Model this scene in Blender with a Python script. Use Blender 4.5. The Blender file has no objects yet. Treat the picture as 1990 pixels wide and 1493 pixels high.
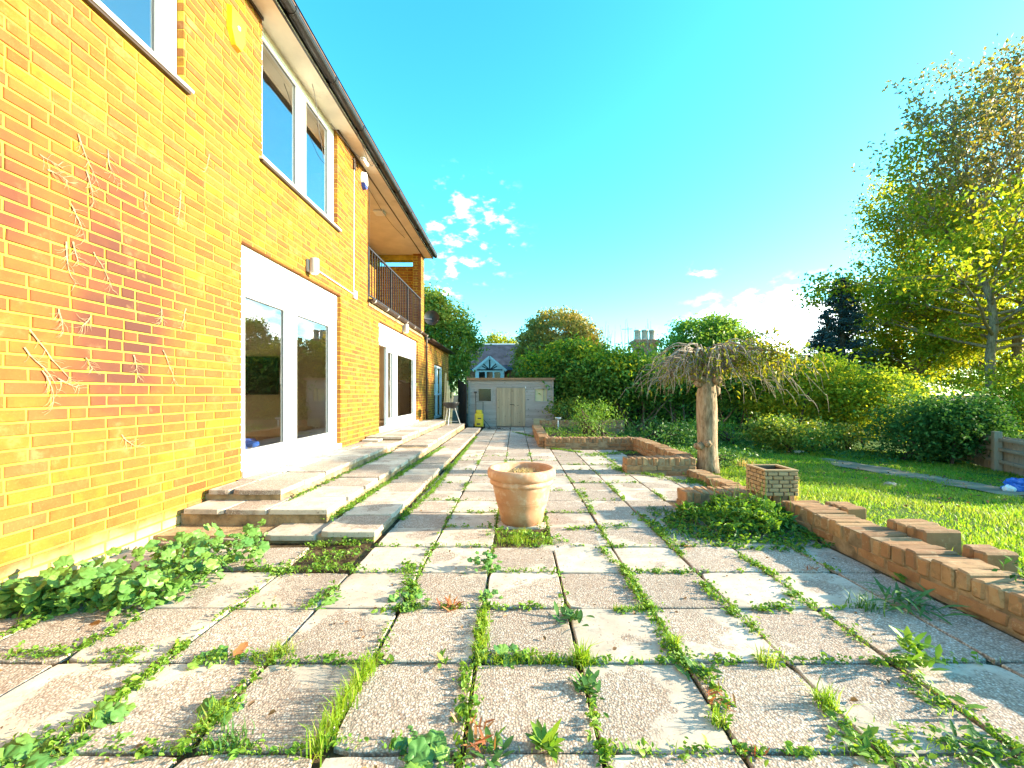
import bpy, math, random
import numpy as np
from mathutils import Vector, Matrix, Euler
random.seed(7)
RNG = np.random.default_rng(11)
sc = bpy.context.scene
COL = sc.collection
R = math.radians
# ------------------------------------------------------------------ camera, sky, sun, exposure
CAMZ, F, CX, CY = 1.16, 805.0, 1002.0, 765.0
cam = bpy.data.cameras.new('camera')
camo = bpy.data.objects.new('camera', cam)
COL.objects.link(camo)
camo.location = (0, 0, CAMZ)
camo.rotation_euler = (R(90), 0, 0)
cam.sensor_width = 36
cam.lens = F / 1990 * 36
cam.shift_x = -7 / 1990
cam.shift_y = 18.5 / 1990
cam.clip_start = .05
cam.clip_end = 2000
sc.camera = camo
SUN_EL, SUN_AZ = R(16.5), R(2.0)          # azimuth from +X towards +Y
sv = Vector((math.cos(SUN_EL) * math.cos(SUN_AZ), math.cos(SUN_EL) * math.sin(SUN_AZ), math.sin(SUN_EL)))
sl = bpy.data.lights.new('sun', 'SUN')
sl.energy = 4.3
sl.angle = R(.55)
sl.color = (1, .86, .62)
so = bpy.data.objects.new('sun', sl)
COL.objects.link(so)
so.rotation_euler = sv.to_track_quat('Z', 'Y').to_euler()
w = bpy.data.worlds.new('World')
sc.world = w
w.use_nodes = True
nt = w.node_tree
for n in list(nt.nodes):
    nt.nodes.remove(n)


def N(nt, t, **kw):
    n = nt.nodes.new('ShaderNode' + t)
    for k, v in kw.items():
        if k.startswith('i_'):
            n.inputs[k[2:].replace('_', ' ')].default_value = v
        else:
            setattr(n, k, v)
    return n


def math_(nt, op, a, b=None, c=None, clamp=False):
    n = nt.nodes.new('ShaderNodeMath')
    n.operation = op
    n.use_clamp = clamp
    for i, x in enumerate((a, b, c)):
        if x is None:
            continue
        if isinstance(x, (int, float)):
            n.inputs[i].default_value = x
        else:
            nt.links.new(x, n.inputs[i])
    return n.outputs[0]


def mixc(nt, fac, a, b, mode='MIX'):
    n = nt.nodes.new('ShaderNodeMix')
    n.data_type = 'RGBA'
    n.blend_type = mode
    for sock, x in ((n.inputs[0], fac), (n.inputs[6], a), (n.inputs[7], b)):
        if isinstance(x, (int, float)):
            sock.default_value = x
        elif isinstance(x, tuple):
            sock.default_value = x if len(x) == 4 else (*x, 1)
        else:
            nt.links.new(x, sock)
    return n.outputs[2]


def ramp(nt, fac, stops, interp='LINEAR'):
    n = nt.nodes.new('ShaderNodeValToRGB')
    cr = n.color_ramp
    cr.interpolation = interp
    while len(cr.elements) < len(stops):
        cr.elements.new(.5)
    for e, (p, c) in zip(cr.elements, stops):
        e.position = p
        e.color = c if len(c) == 4 else (*c, 1)
    nt.links.new(fac, n.inputs[0])
    return n.outputs[0]


def sstep(nt, x, a, b):
    n = nt.nodes.new('ShaderNodeMapRange')
    n.interpolation_type = 'SMOOTHSTEP'
    nt.links.new(x, n.inputs[0])
    n.inputs[1].default_value = a
    n.inputs[2].default_value = b
    return n.outputs[0]


sky = N(nt, 'TexSky', sky_type='NISHITA', sun_disc=False, sun_elevation=SUN_EL,
        sun_rotation=R(90) - SUN_AZ, altitude=50, air_density=1.0, dust_density=.6, ozone_density=2.2)
hs = N(nt, 'HueSaturation')
hs.inputs['Saturation'].default_value = 1.22
hs.inputs['Hue'].default_value = .495
nt.links.new(mixc(nt, 1.0, sky.outputs[0], (.76, 1.08, 1.0), 'MULTIPLY'), hs.inputs['Color'])
tc = N(nt, 'TexCoord')
nrm = N(nt, 'VectorMath', operation='NORMALIZE')
nt.links.new(tc.outputs['Generated'], nrm.inputs[0])
mp = N(nt, 'Mapping')
mp.inputs['Scale'].default_value = (22, 22, 42)
nt.links.new(nrm.outputs[0], mp.inputs[0])
cn = N(nt, 'TexNoise', i_Scale=1.0, i_Detail=7.0, i_Roughness=.55)
nt.links.new(mp.outputs[0], cn.inputs['Vector'])


def dirmask(px, py, rin, rout, zs=1.0):
    d = Vector((px - CX, F, CY - py)).normalized()
    s = N(nt, 'VectorMath', operation='SUBTRACT')
    nt.links.new(nrm.outputs[0], s.inputs[0])
    s.inputs[1].default_value = d
    m = N(nt, 'VectorMath', operation='MULTIPLY')
    nt.links.new(s.outputs[0], m.inputs[0])
    m.inputs[1].default_value = (1, 1, zs)
    l = N(nt, 'VectorMath', operation='LENGTH')
    nt.links.new(m.outputs[0], l.inputs[0])
    n = nt.nodes.new('ShaderNodeMapRange')
    n.interpolation_type = 'SMOOTHSTEP'
    nt.links.new(l.outputs['Value'], n.inputs[0])
    n.inputs[1].default_value = rout
    n.inputs[2].default_value = rin
    return n.outputs[0]


m1 = dirmask(915, 450, .0, .16)
m2 = dirmask(850, 530, .0, .11)
m3 = dirmask(1560, 640, .05, .34, 2.6)
m4 = dirmask(1365, 525, .0, .05, 2)
mk = math_(nt, 'MAXIMUM', math_(nt, 'MAXIMUM', m1, m2), math_(nt, 'MAXIMUM', m3, m4))
m3b = math_(nt, 'MULTIPLY', m3, .19)
mk2 = math_(nt, 'ADD', math_(nt, 'MULTIPLY', mk, .13), m3b)
cl = sstep(nt, math_(nt, 'ADD', cn.outputs[0], mk2), .57, .92)
cl = math_(nt, 'MULTIPLY', cl, math_(nt, 'MULTIPLY', mk, 2.0, clamp=True), clamp=True)
skc = mixc(nt, math_(nt, 'MULTIPLY', cl, .85), hs.outputs[0], (9.0, 9.0, 9.0, 1))
bg = N(nt, 'Background', i_Strength=.13)
nt.links.new(skc, bg.inputs[0])
wo = N(nt, 'OutputWorld')
nt.links.new(bg.outputs[0], wo.inputs[0])
sc.view_settings.view_transform = 'Standard'
sc.view_settings.look = 'None'
sc.view_settings.exposure = 2.42
sc.view_settings.gamma = 1
sc.view_settings.use_curve_mapping = False
sc.cycles.max_bounces = 8
sc.cycles.transparent_max_bounces = 12


# ------------------------------------------------------------------ helpers
def at(px, py, y):
    return ((px - CX) * y / F, y, CAMZ + (CY - py) * y / F)


def gnd(px, py, z=0.0):
    y = (CAMZ - z) * F / (py - CY)
    return ((px - CX) * y / F, y, z)


W = {}


def link(o, parent=None, loc=(0, 0, 0)):
    COL.objects.link(o)
    W[o] = Vector(loc)
    if parent is not None:
        o.parent = parent
        o.location = Vector(loc) - W[parent]
    else:
        o.location = loc
    return o


def tag(o, label=None, cat=None, group=None, kind=None):
    if label:
        o['label'] = label
    if cat:
        o['category'] = cat
    if group:
        o['group'] = group
    if kind:
        o['kind'] = kind
    return o


def thing(name, loc, label, cat, group=None):
    o = bpy.data.objects.new(name, None)
    o.empty_display_size = .2
    link(o, None, loc)
    return tag(o, label, cat, group)


def struct(name, loc=(0, 0, 0)):
    o = bpy.data.objects.new(name, None)
    link(o, None, loc)
    return tag(o, kind='structure')


class MB:
    def __init__(s):
        s.v, s.f = [], []

    def quad(s, a, b, c, d):
        n = len(s.v)
        s.v += [tuple(a), tuple(b), tuple(c), tuple(d)]
        s.f.append((n, n + 1, n + 2, n + 3))
        return s

    def poly(s, pts):
        n = len(s.v)
        s.v += [tuple(p) for p in pts]
        s.f.append(tuple(range(n, n + len(pts))))
        return s

    def box(s, x0, x1, y0, y1, z0, z1, rot=None, piv=None):
        n = len(s.v)
        p = [(x0, y0, z0), (x1, y0, z0), (x1, y1, z0), (x0, y1, z0), (x0, y0, z1), (x1, y0, z1), (x1, y1, z1), (x0, y1, z1)]
        if rot is not None:
            c = Vector(piv if piv else ((x0 + x1) / 2, (y0 + y1) / 2, (z0 + z1) / 2))
            p = [tuple(rot @ (Vector(q) - c) + c) for q in p]
        s.v += p
        s.f += [tuple(n + i for i in q) for q in ((0, 3, 2, 1), (4, 5, 6, 7), (0, 1, 5, 4), (1, 2, 6, 5), (2, 3, 7, 6), (3, 0, 4, 7))]
        return s

    def cbox(s, x0, x1, y0, y1, z0, z1, b=.004, rot=None, jit=0.0):
        """box with chamfered edges"""
        n = len(s.v)
        c = Vector(((x0 + x1) / 2, (y0 + y1) / 2, (z0 + z1) / 2))
        hx, hy, hz = (x1 - x0) / 2, (y1 - y0) / 2, (z1 - z0) / 2
        b = min(b, hx * .45, hy * .45, hz * .45)
        V = []
        for sx in (-1, 1):
            for sy in (-1, 1):
                for sz in (-1, 1):
                    jx, jy, jz = ((random.uniform(-jit, jit) for _ in range(3)) if jit else (0, 0, 0))
                    for k in range(3):
                        d = [hx - b, hy - b, hz - b]
                        d[k] += b
                        p = Vector((sx * d[0] + jx, sy * d[1] + jy, sz * d[2] + jz))
                        if rot is not None:
                            p = rot @ p
                        V.append(tuple(p + c))
        s.v += V

        def I(sx, sy, sz, k):
            return n + (((sx > 0) * 4 + (sy > 0) * 2 + (sz > 0)) * 3 + k)
        for sg in (-1, 1):
            q = [(sg, -1, -1), (sg, 1, -1), (sg, 1, 1), (sg, -1, 1)]
            fx = tuple(I(*t, 0) for t in q)
            s.f.append(fx if sg > 0 else fx[::-1])
            q = [(-1, sg, -1), (-1, sg, 1), (1, sg, 1), (1, sg, -1)]
            fy = tuple(I(*t, 1) for t in q)
            s.f.append(fy if sg > 0 else fy[::-1])
            q = [(-1, -1, sg), (1, -1, sg), (1, 1, sg), (-1, 1, sg)]
            fz = tuple(I(*t, 2) for t in q)
            s.f.append(fz if sg > 0 else fz[::-1])
        for a in (-1, 1):
            for c2 in (-1, 1):
                s.f.append((I(a, c2, -1, 0), I(a, c2, 1, 0), I(a, c2, 1, 1), I(a, c2, -1, 1)))
                s.f.append((I(a, -1, c2, 0), I(a, 1, c2, 0), I(a, 1, c2, 2), I(a, -1, c2, 2)))
                s.f.append((I(-1, a, c2, 1), I(1, a, c2, 1), I(1, a, c2, 2), I(-1, a, c2, 2)))
                for e in (-1, 1):
                    s.f.append((I(a, c2, e, 0), I(a, c2, e, 1), I(a, c2, e, 2)))
        return s

    def tube(s, pts, rad, sides=6, cap=True):
        pts = [Vector(p) for p in pts]
        if isinstance(rad, (int, float)):
            rad = [rad] * len(pts)
        n0 = len(s.v)
        up = None
        for i, p in enumerate(pts):
            d = (pts[min(i + 1, len(pts) - 1)] - pts[max(i - 1, 0)])
            if d.length < 1e-9:
                d = Vector((0, 0, 1))
            d.normalize()
            if up is None:
                up = d.cross(Vector((0, 0, 1)) if abs(d.z) < .9 else Vector((1, 0, 0))).normalized()
            else:
                up = (up - d * up.dot(d))
                up = up.normalized() if up.length > 1e-6 else d.orthogonal().normalized()
            sd = d.cross(up)
            for k in range(sides):
                a = 2 * math.pi * k / sides
                s.v.append(tuple(p + up * (math.cos(a) * rad[i]) + sd * (math.sin(a) * rad[i])))
        for i in range(len(pts) - 1):
            for k in range(sides):
                a, b = n0 + i * sides + k, n0 + i * sides + (k + 1) % sides
                s.f.append((a, b, b + sides, a + sides))
        if cap:
            s.f.append(tuple(n0 + k for k in range(sides))[::-1])
            e = n0 + (len(pts) - 1) * sides
            s.f.append(tuple(e + k for k in range(sides)))
        return s

    def lathe(s, prof, c=(0, 0, 0), seg=48, wob=0.0):
        n0 = len(s.v)
        for r, z in prof:
            for k in range(seg):
                a = 2 * math.pi * k / seg
                rr = r * (1 + wob * math.sin(3 * a + z * 9))
                s.v.append((c[0] + rr * math.cos(a), c[1] + rr * math.sin(a), c[2] + z))
        for i in range(len(prof) - 1):
            for k in range(seg):
                a, b = n0 + i * seg + k, n0 + i * seg + (k + 1) % seg
                s.f.append((a, b, b + seg, a + seg))
        return s

    def ball(s, c, r, seg=10, rings=6, jit=0.0, sq=(1, 1, 1)):
        n0 = len(s.v)
        for i in range(rings + 1):
            t = math.pi * i / rings
            for k in range(seg):
                a = 2 * math.pi * k / seg
                q = r * (1 + random.uniform(-jit, jit))
                s.v.append((c[0] + q * sq[0] * math.sin(t) * math.cos(a), c[1] + q * sq[1] * math.sin(t) * math.sin(a), c[2] + q * sq[2] * math.cos(t)))
        for i in range(rings):
            for k in range(seg):
                a, b = n0 + i * seg + k, n0 + i * seg + (k + 1) % seg
                s.f.append((a, a + seg, b + seg, b))
        return s

    def mesh(s, name, mat, smooth=False):
        me = bpy.data.meshes.new(name)
        me.from_pydata(s.v, [], s.f)
        if mat:
            me.materials.append(mat)
        if smooth:
            me.polygons.foreach_set('use_smooth', [True] * len(me.polygons))
        me.update()
        return me

    def build(s, name, mat, parent=None, smooth=False, loc=(0, 0, 0)):
        return link(bpy.data.objects.new(name, s.mesh(name, mat, smooth)), parent, loc)


def npmesh(name, V, Fc, mat):
    """V (n,3) floats, Fc (m,k) ints"""
    me = bpy.data.meshes.new(name)
    m, k = Fc.shape
    me.vertices.add(len(V))
    me.vertices.foreach_set('co', np.asarray(V, np.float32).ravel())
    me.loops.add(m * k)
    me.loops.foreach_set('vertex_index', np.asarray(Fc, np.int32).ravel())
    me.polygons.add(m)
    me.polygons.foreach_set('loop_start', np.arange(0, m * k, k, dtype=np.int32))
    me.materials.append(mat)
    me.update(calc_edges=True)
    return me


def unit(a):
    return a / np.maximum(np.linalg.norm(a, axis=-1, keepdims=True), 1e-9)


def leaf_arrays(P, size, up=.4, aspect=.5, fold=.15, out=None, detail=False, droop=0.0):
    """leaf blades at points P; size scalar or (n,)"""
    n = len(P)
    size = np.broadcast_to(np.asarray(size, float), (n,)) * RNG.uniform(.65, 1.25, n)
    nv = RNG.normal(size=(n, 3))
    nv[:, 2] = np.abs(nv[:, 2]) * .6 + up
    if out is not None:
        nv += out * .9
    nv = unit(nv)
    d = RNG.normal(size=(n, 3))
    d[:, 2] -= droop
    d = unit(d - nv * (d * nv).sum(1, keepdims=True))
    sd = np.cross(nv, d)
    L = size[:, None]
    Wd = L * aspect * .5
    fz = nv * L * fold
    if not detail:
        V = np.stack([P - d * L * .5, P + sd * Wd + fz, P + d * L * .5, P - sd * Wd + fz], 1).reshape(-1, 3)
        Fc = np.arange(n * 4).reshape(n, 4)
    else:
        b, t = P - d * L * .5, P + d * L * .5
        V = np.stack([b, P - d * L * .18 + sd * Wd + fz, P + d * L * .18 + sd * Wd * .85 + fz, t - fz * .3,
                      P + d * L * .18 - sd * Wd * .85 + fz, P - d * L * .18 - sd * Wd + fz], 1).reshape(-1, 3)
        q = np.arange(n)[:, None] * 6
        Fc = np.concatenate([q + np.array([[0, 1, 2, 3]]), q + np.array([[0, 3, 4, 5]])], 0)
    return V, Fc


def leaves(name, P, size, mat, parent, **kw):
    V, Fc = leaf_arrays(np.asarray(P), size, **kw)
    o = bpy.data.objects.new(name, npmesh(name, V, Fc, mat))
    return link(o, parent)


def blade_arrays(P, h, w, lean=.35, curve=.5):
    n = len(P)
    h = np.broadcast_to(np.asarray(h, float), (n,)) * RNG.uniform(.5, 1.25, n)
    a = RNG.uniform(0, 2 * np.pi, n)
    d = np.stack([np.cos(a), np.sin(a), np.zeros(n)], 1)
    s = np.stack([-np.sin(a), np.cos(a), np.zeros(n)], 1)
    ln = (RNG.uniform(.05, 1, n) * lean)[:, None]
    z = np.array([[0, 0, 1.0]])
    H = h[:, None]
    ww = (np.broadcast_to(np.asarray(w, float), (n,)) * RNG.uniform(.6, 1.2, n))[:, None]
    mid = P + z * H * .55 + d * H * ln * .45
    tip = P + z * H * (1 - ln * .35) + d * H * ln * (1 + curve)
    V = np.stack([P - s * ww, P + s * ww, mid + s * ww * .8, mid - s * ww * .8, tip], 1).reshape(-1, 3)
    q = np.arange(n)[:, None] * 5
    # tip as a degenerate-free quad: reuse the mid edge with the tip twice is avoided by triangles
    T = np.concatenate([q + np.array([[0, 1, 2]]), q + np.array([[0, 2, 3]]), q + np.array([[3, 2, 4]])], 0)
    return V, T


def joinarr(L):
    Vs, Fs, n = [], [], 0
    for V, Fc in L:
        Vs.append(V)
        Fs.append(Fc + n)
        n += len(V)
    return np.concatenate(Vs), np.concatenate(Fs)


# ------------------------------------------------------------------ materials
def newmat(name):
    m = bpy.data.materials.new(name)
    m.use_nodes = True
    t = m.node_tree
    for n in list(t.nodes):
        t.nodes.remove(n)
    out = N(t, 'OutputMaterial')
    return m, t, out


def pos(t, scale=1.0):
    g = N(t, 'NewGeometry')
    if scale == 1.0:
        return g.outputs['Position']
    m = N(t, 'Mapping')
    m.inputs['Scale'].default_value = scale if isinstance(scale, tuple) else (scale,) * 3
    t.links.new(g.outputs['Position'], m.inputs[0])
    return m.outputs[0]


def noise(t, vec, scale, detail=4, rough=.55, out=0):
    n = N(t, 'TexNoise', i_Scale=float(scale), i_Detail=float(detail), i_Roughness=rough)
    t.links.new(vec, n.inputs['Vector'])
    return n.outputs[out]


def rnd(t):
    """random per object and per island"""
    oi = N(t, 'ObjectInfo')
    g = N(t, 'NewGeometry')
    return math_(t, 'FRACT', math_(t, 'ADD', math_(t, 'MULTIPLY', oi.outputs['Random'], 7.31), g.outputs['Random Per Island']))


def bump(t, h, strength, dist=.01):
    b = N(t, 'Bump')
    b.inputs['Strength'].default_value = strength
    b.inputs['Distance'].default_value = dist
    t.links.new(h, b.inputs['Height'])
    return b.outputs[0]


def bsdf(t, out, col, rough=.8, normal=None, spec=.3, metal=0.0, emit=None):
    p = N(t, 'BsdfPrincipled')
    if isinstance(col, tuple):
        p.inputs['Base Color'].default_value = (*col, 1)
    else:
        t.links.new(col, p.inputs['Base Color'])
    if isinstance(rough, (int, float)):
        p.inputs['Roughness'].default_value = rough
    else:
        t.links.new(rough, p.inputs['Roughness'])
    p.inputs['Specular IOR Level'].default_value = spec
    p.inputs['Metallic'].default_value = metal
    if normal is not None:
        t.links.new(normal, p.inputs['Normal'])
    t.links.new(p.outputs[0], out.inputs[0])
    return p


def simple(name, c, rough=.6, var=.12, scale=8.0, bmp=.1, bs=60, spec=.3, metal=0.0, dirt=None):
    m, t, out = newmat(name)
    p = pos(t)
    k = noise(t, p, scale, 5)
    c2 = tuple(x * (1 - var * 2) for x in c)
    c3 = tuple(min(1, x * (1 + var)) for x in c)
    col = ramp(t, k, [(.3, c2), (.7, c3)])
    if dirt:
        col = mixc(t, sstep(t, noise(t, p, scale * .6, 6, .7), .55, .75), col, dirt)
    bsdf(t, out, col, rough, bump(t, noise(t, p, bs, 3), bmp), spec, metal)
    return m


def leafmat(name, cols, trans=.35, rough=.5, spec=.25, gain=1.5):
    cols = [tuple(min(.62, x * gain) for x in c) for c in cols]
    m, t, out = newmat(name)
    r = rnd(t)
    k = len(cols)
    c = ramp(t, r, [(i / (k - 1), cols[i]) for i in range(k)])
    big = noise(t, pos(t), 1.3, 2)
    c = mixc(t, math_(t, 'MULTIPLY', sstep(t, big, .4, .65), .35), c, cols[-1])
    p = N(t, 'BsdfPrincipled')
    t.links.new(c, p.inputs['Base Color'])
    p.inputs['Roughness'].default_value = rough
    p.inputs['Specular IOR Level'].default_value = spec
    tr = N(t, 'BsdfTranslucent')
    t.links.new(mixc(t, 1.0, c, (1.35, 1.3, .55), 'MULTIPLY'), tr.inputs[0])
    mx = N(t, 'MixShader')
    mx.inputs[0].default_value = trans
    t.links.new(p.outputs[0], mx.inputs[1])
    t.links.new(tr.outputs[0], mx.inputs[2])
    t.links.new(mx.outputs[0], out.inputs[0])
    return m


def brickmat(name, stops, patches=False, moss=False):
    m, t, out = newmat(name)
    p = pos(t)
    r = rnd(t)
    col = ramp(t, r, stops)
    n1 = noise(t, p, 9, 5, .6)
    col = mixc(t, math_(t, 'MULTIPLY', sstep(t, n1, .42, .72), .55), col, tuple(x * .62 for x in stops[1][1]))
    n2 = noise(t, p, 90, 4, .7)
    col = mixc(t, math_(t, 'MULTIPLY', sstep(t, n2, .5, .75), .2), col, (.40, .27, .09))
    if patches:                      # redder brick colour with darker middles in two areas of the wall
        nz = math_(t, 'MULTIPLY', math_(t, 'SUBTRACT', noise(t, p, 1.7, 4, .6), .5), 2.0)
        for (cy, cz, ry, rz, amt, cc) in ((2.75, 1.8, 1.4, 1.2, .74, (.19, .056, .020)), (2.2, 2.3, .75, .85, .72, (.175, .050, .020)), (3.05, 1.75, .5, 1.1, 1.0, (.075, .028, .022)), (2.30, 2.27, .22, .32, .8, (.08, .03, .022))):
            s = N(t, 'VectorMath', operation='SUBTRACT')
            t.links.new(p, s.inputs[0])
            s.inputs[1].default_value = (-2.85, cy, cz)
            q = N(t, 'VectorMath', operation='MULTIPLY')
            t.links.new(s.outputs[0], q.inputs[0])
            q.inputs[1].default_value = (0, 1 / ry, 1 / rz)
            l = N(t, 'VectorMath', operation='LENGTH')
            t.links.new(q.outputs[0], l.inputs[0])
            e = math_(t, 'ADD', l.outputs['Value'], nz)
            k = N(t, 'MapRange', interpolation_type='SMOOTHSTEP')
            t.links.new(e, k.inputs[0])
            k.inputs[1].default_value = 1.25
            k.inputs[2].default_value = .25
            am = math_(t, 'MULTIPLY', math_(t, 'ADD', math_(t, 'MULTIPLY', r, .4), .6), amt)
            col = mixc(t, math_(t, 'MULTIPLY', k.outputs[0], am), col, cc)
        sep = N(t, 'SeparateXYZ')
        t.links.new(p, sep.inputs[0])
        lime = math_(t, 'MULTIPLY', sstep(t, noise(t, p, 3.5, 6, .7), .55, .72), .3)
        col = mixc(t, lime, col, (.42, .28, .12))
        low = N(t, 'MapRange', interpolation_type='SMOOTHSTEP')
        t.links.new(math_(t, 'ADD', sep.outputs[2], math_(t, 'MULTIPLY', noise(t, p, 6, 4), .16)), low.inputs[0])
        low.inputs[1].default_value = .3
        low.inputs[2].default_value = .12
        col = mixc(t, math_(t, 'MULTIPLY', low.outputs[0], .8), col, (.5, .38, .22))
    if moss:
        n3 = noise(t, p, 14, 6, .7)
        col = mixc(t, math_(t, 'MULTIPLY', sstep(t, n3, .52, .68), .6), col, (.15, .10, .05))
        n4 = noise(t, p, 16, 6, .75)
        col = mixc(t, math_(t, 'MULTIPLY', sstep(t, n4, .55, .66), .5), col, (.42, .31, .18))
    h = math_(t, 'ADD', noise(t, p, 160, 4, .7), math_(t, 'MULTIPLY', n1, .8))
    bsdf(t, out, col, .85, bump(t, h, .45, .006), .2)
    return m


M = {}
M['brick'] = brickmat('house_brick', [(0, (.27, .105, .017)), (.25, (.23, .085, .017)), (.45, (.29, .125, .014)), (.62, (.25, .088, .026)), (.8, (.20, .066, .015)), (.92, (.31, .155, .010)), (1, (.15, .048, .015))], patches=True)
M['mortar'] = simple('mortar', (.46, .34, .045), .95, .18, 5, .5, 120)
M['garden_brick'] = brickmat('garden_brick', [(0, (.34, .175, .085)), (.3, (.29, .145, .07)), (.5, (.38, .22, .11)), (.75, (.25, .125, .065)), (1, (.40, .26, .14))], moss=True)
M['garden_mortar'] = simple('garden_mortar', (.29, .20, .12), .95, .3, 9, .6, 90)
M['planter_brick'] = brickmat('planter_brick', [(0, (.38, .25, .14)), (.5, (.34, .21, .11)), (1, (.42, .29, .17))])
M['planter_mortar'] = simple('planter_mortar', (.13, .09, .06), .95, .3, 9, .5, 90)
M['white'] = simple('white_upvc', (.80, .80, .80), .35, .02, 3, .02, 30, .5)
M['grey_trim'] = simple('window_gasket', (.10, .10, .11), .5, .1)
M['paint'] = simple('soffit_paint', (.72, .63, .50), .7, .06, 3, .15, 40, dirt=(.56, .47, .35))
M['black'] = simple('black_plastic', (.022, .020, .019), .38, .2, 6, .1, 50, .5)
M['brownblack'] = simple('brown_gutter', (.05, .03, .022), .45, .2, 6, .1, 50, .4)
M['iron'] = simple('painted_iron', (.03, .018, .014), .5, .2, 8, .1, 60, .4)
M['roof'] = simple('roof_tile', (.10, .06, .05), .8, .2)
M['room'] = simple('room_plaster', (.86, .74, .57), .8, .05, 2, .02)
M['room_white'] = simple('room_ceiling', (.7, .66, .58), .8, .03, 2, .02)
M['wood_floor'] = simple('wood_floor', (.42, .29, .18), .4, .2, 4, .1, 30, .4)
M['screen'] = simple('tv_screen', (.012, .014, .016), .12, .1, 3, .0, 30, .6)
M['blue'] = simple('blue_plastic', (.02, .09, .42), .5, .2, 9, .3, 25, .4)
M['yellow'] = simple('yellow_plastic', (.62, .44, .02), .35, .1, 9, .1, 40, .5)
M['alarm_yellow'] = simple('alarm_yellow', (.80, .52, .01), .35, .05, 6, .05, 40, .5)
M['lampgrey'] = simple('grey_metal', (.42, .39, .37), .45, .08, 6, .05, 40, .5)
M['whiteplastic'] = simple('white_plastic', (.75, .75, .76), .35, .04, 6, .05, 40, .5)
M['bluelens'] = simple('blue_lens', (.05, .07, .35), .25, .1, 6, .05, 40, .6)
M['cable'] = simple('dark_cable', (.05, .04, .035), .6, .1)
M['soil'] = simple('dark_soil', (.095, .065, .036), .95, .4, 14, .9, 50, .1, dirt=(.11, .075, .04))
M['earth'] = simple('garden_earth', (.07, .05, .03), .95, .4, 4, .8, 20, .1, dirt=(.05, .075, .02))
M['riser'] = simple('cement_render', (.36, .25, .14), .9, .3, 7, .6, 70, .2, dirt=(.11, .075, .045))
M['deadwood'] = simple('dry_stem', (.40, .29, .18), .85, .3, 20, .3, 80, .1)
M['twig'] = simple('bare_twig', (.33, .26, .20), .85, .3, 14, .3, 60, .1)
M['bark'] = simple('grey_bark', (.17, .13, .09), .9, .35, 7, .8, 22, .1, dirt=(.08, .075, .04))
def barkmat(name, c, d, dk):
    m, t, out = newmat(name)
    p = pos(t, (1, 1, .22))
    k = noise(t, p, 26, 5, .7)
    big = noise(t, pos(t), 5, 4, .6)
    col = ramp(t, k, [(.32, dk), (.5, c), (.72, d)])
    col = mixc(t, math_(t, 'MULTIPLY', sstep(t, big, .5, .7), .55), col, dk)
    h = math_(t, 'ADD', k, math_(t, 'MULTIPLY', big, .8))
    bsdf(t, out, col, .92, bump(t, h, .8, .02), .1)
    return m


M['palebark'] = barkmat('pale_bark', (.29, .20, .13), (.42, .32, .23), (.12, .08, .05))
M['darkbark'] = simple('dark_stem', (.09, .065, .045), .9, .3, 9, .6, 30, .1)
M['concrete_path'] = simple('worn_concrete', (.27, .19, .125), .9, .25, 2.6, .5, 40, .2, dirt=(.07, .075, .04))
M['stone'] = simple('field_stone', (.42, .31, .22), .9, .25, 12, .6, 50, .2)
M['pale_stone'] = simple('pale_slab_stone', (.62, .56, .47), .8, .15, 8, .3, 60, .2)
M['slate'] = simple('roof_slate', (.065, .072, .10), .65, .3, 3, .4, 20, .4)
M['white_render'] = simple('white_gable', (.72, .74, .78), .7, .05)
M['black_timber'] = simple('black_timber', (.02, .02, .025), .6, .1)
M['chimney_brick'] = simple('chimney_brick', (.44, .20, .12), .9, .35, 5, .4, 20, dirt=(.45, .30, .2))
M['chimney_pot'] = simple('chimney_pot', (.50, .42, .34), .8, .2, 6)
M['bagwhite'] = simple('white_bag', (.6, .6, .62), .5, .1, 9, .3, 20)
M['darkfence'] = simple('dark_fence', (.030, .034, .042), .8, .3, 6, .4, 30)
M['barrel'] = simple('grill_black', (.02, .02, .022), .35, .2, 9, .1, 50, .5)
M['steel'] = simple('grey_steel', (.42, .42, .42), .4, .1, 9, .1, 50, .5, .3)


def woodmat(name, c, grain=(2, 2, 60), var=.3, dark=(.05, .04, .03)):
    m, t, out = newmat(name)
    p = pos(t, grain)
    r = rnd(t)
    k = noise(t, p, 3, 5, .65)
    k2 = math_(t, 'ADD', math_(t, 'MULTIPLY', k, .75), math_(t, 'MULTIPLY', r, .25))
    col = ramp(t, k2, [(.25, tuple(x * (1 - var) for x in c)), (.75, tuple(x * (1 + var * .6) for x in c))])
    knots = noise(t, pos(t, (9, 9, 9)), 1, 2)
    col = mixc(t, math_(t, 'MULTIPLY', sstep(t, knots, .66, .74), .6), col, dark)
    bsdf(t, out, col, .85, bump(t, k, .4, .004), .2)
    return m


M['shed_wood'] = woodmat('weathered_shed_board', (.36, .31, .285), (1.2, 2, 30))
M['shed_door'] = woodmat('shed_door_board', (.42, .31, .21), (30, 2, 1.2))
M['shed_edge'] = woodmat('shed_trim', (.30, .17, .10), (2, 2, 2))
M['fence_wood'] = woodmat('fence_board', (.30, .26, .20), (30, 30, 1.5))
M['crate_wood'] = woodmat('crate_wood', (.42, .36, .22), (2, 2, 20))


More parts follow.
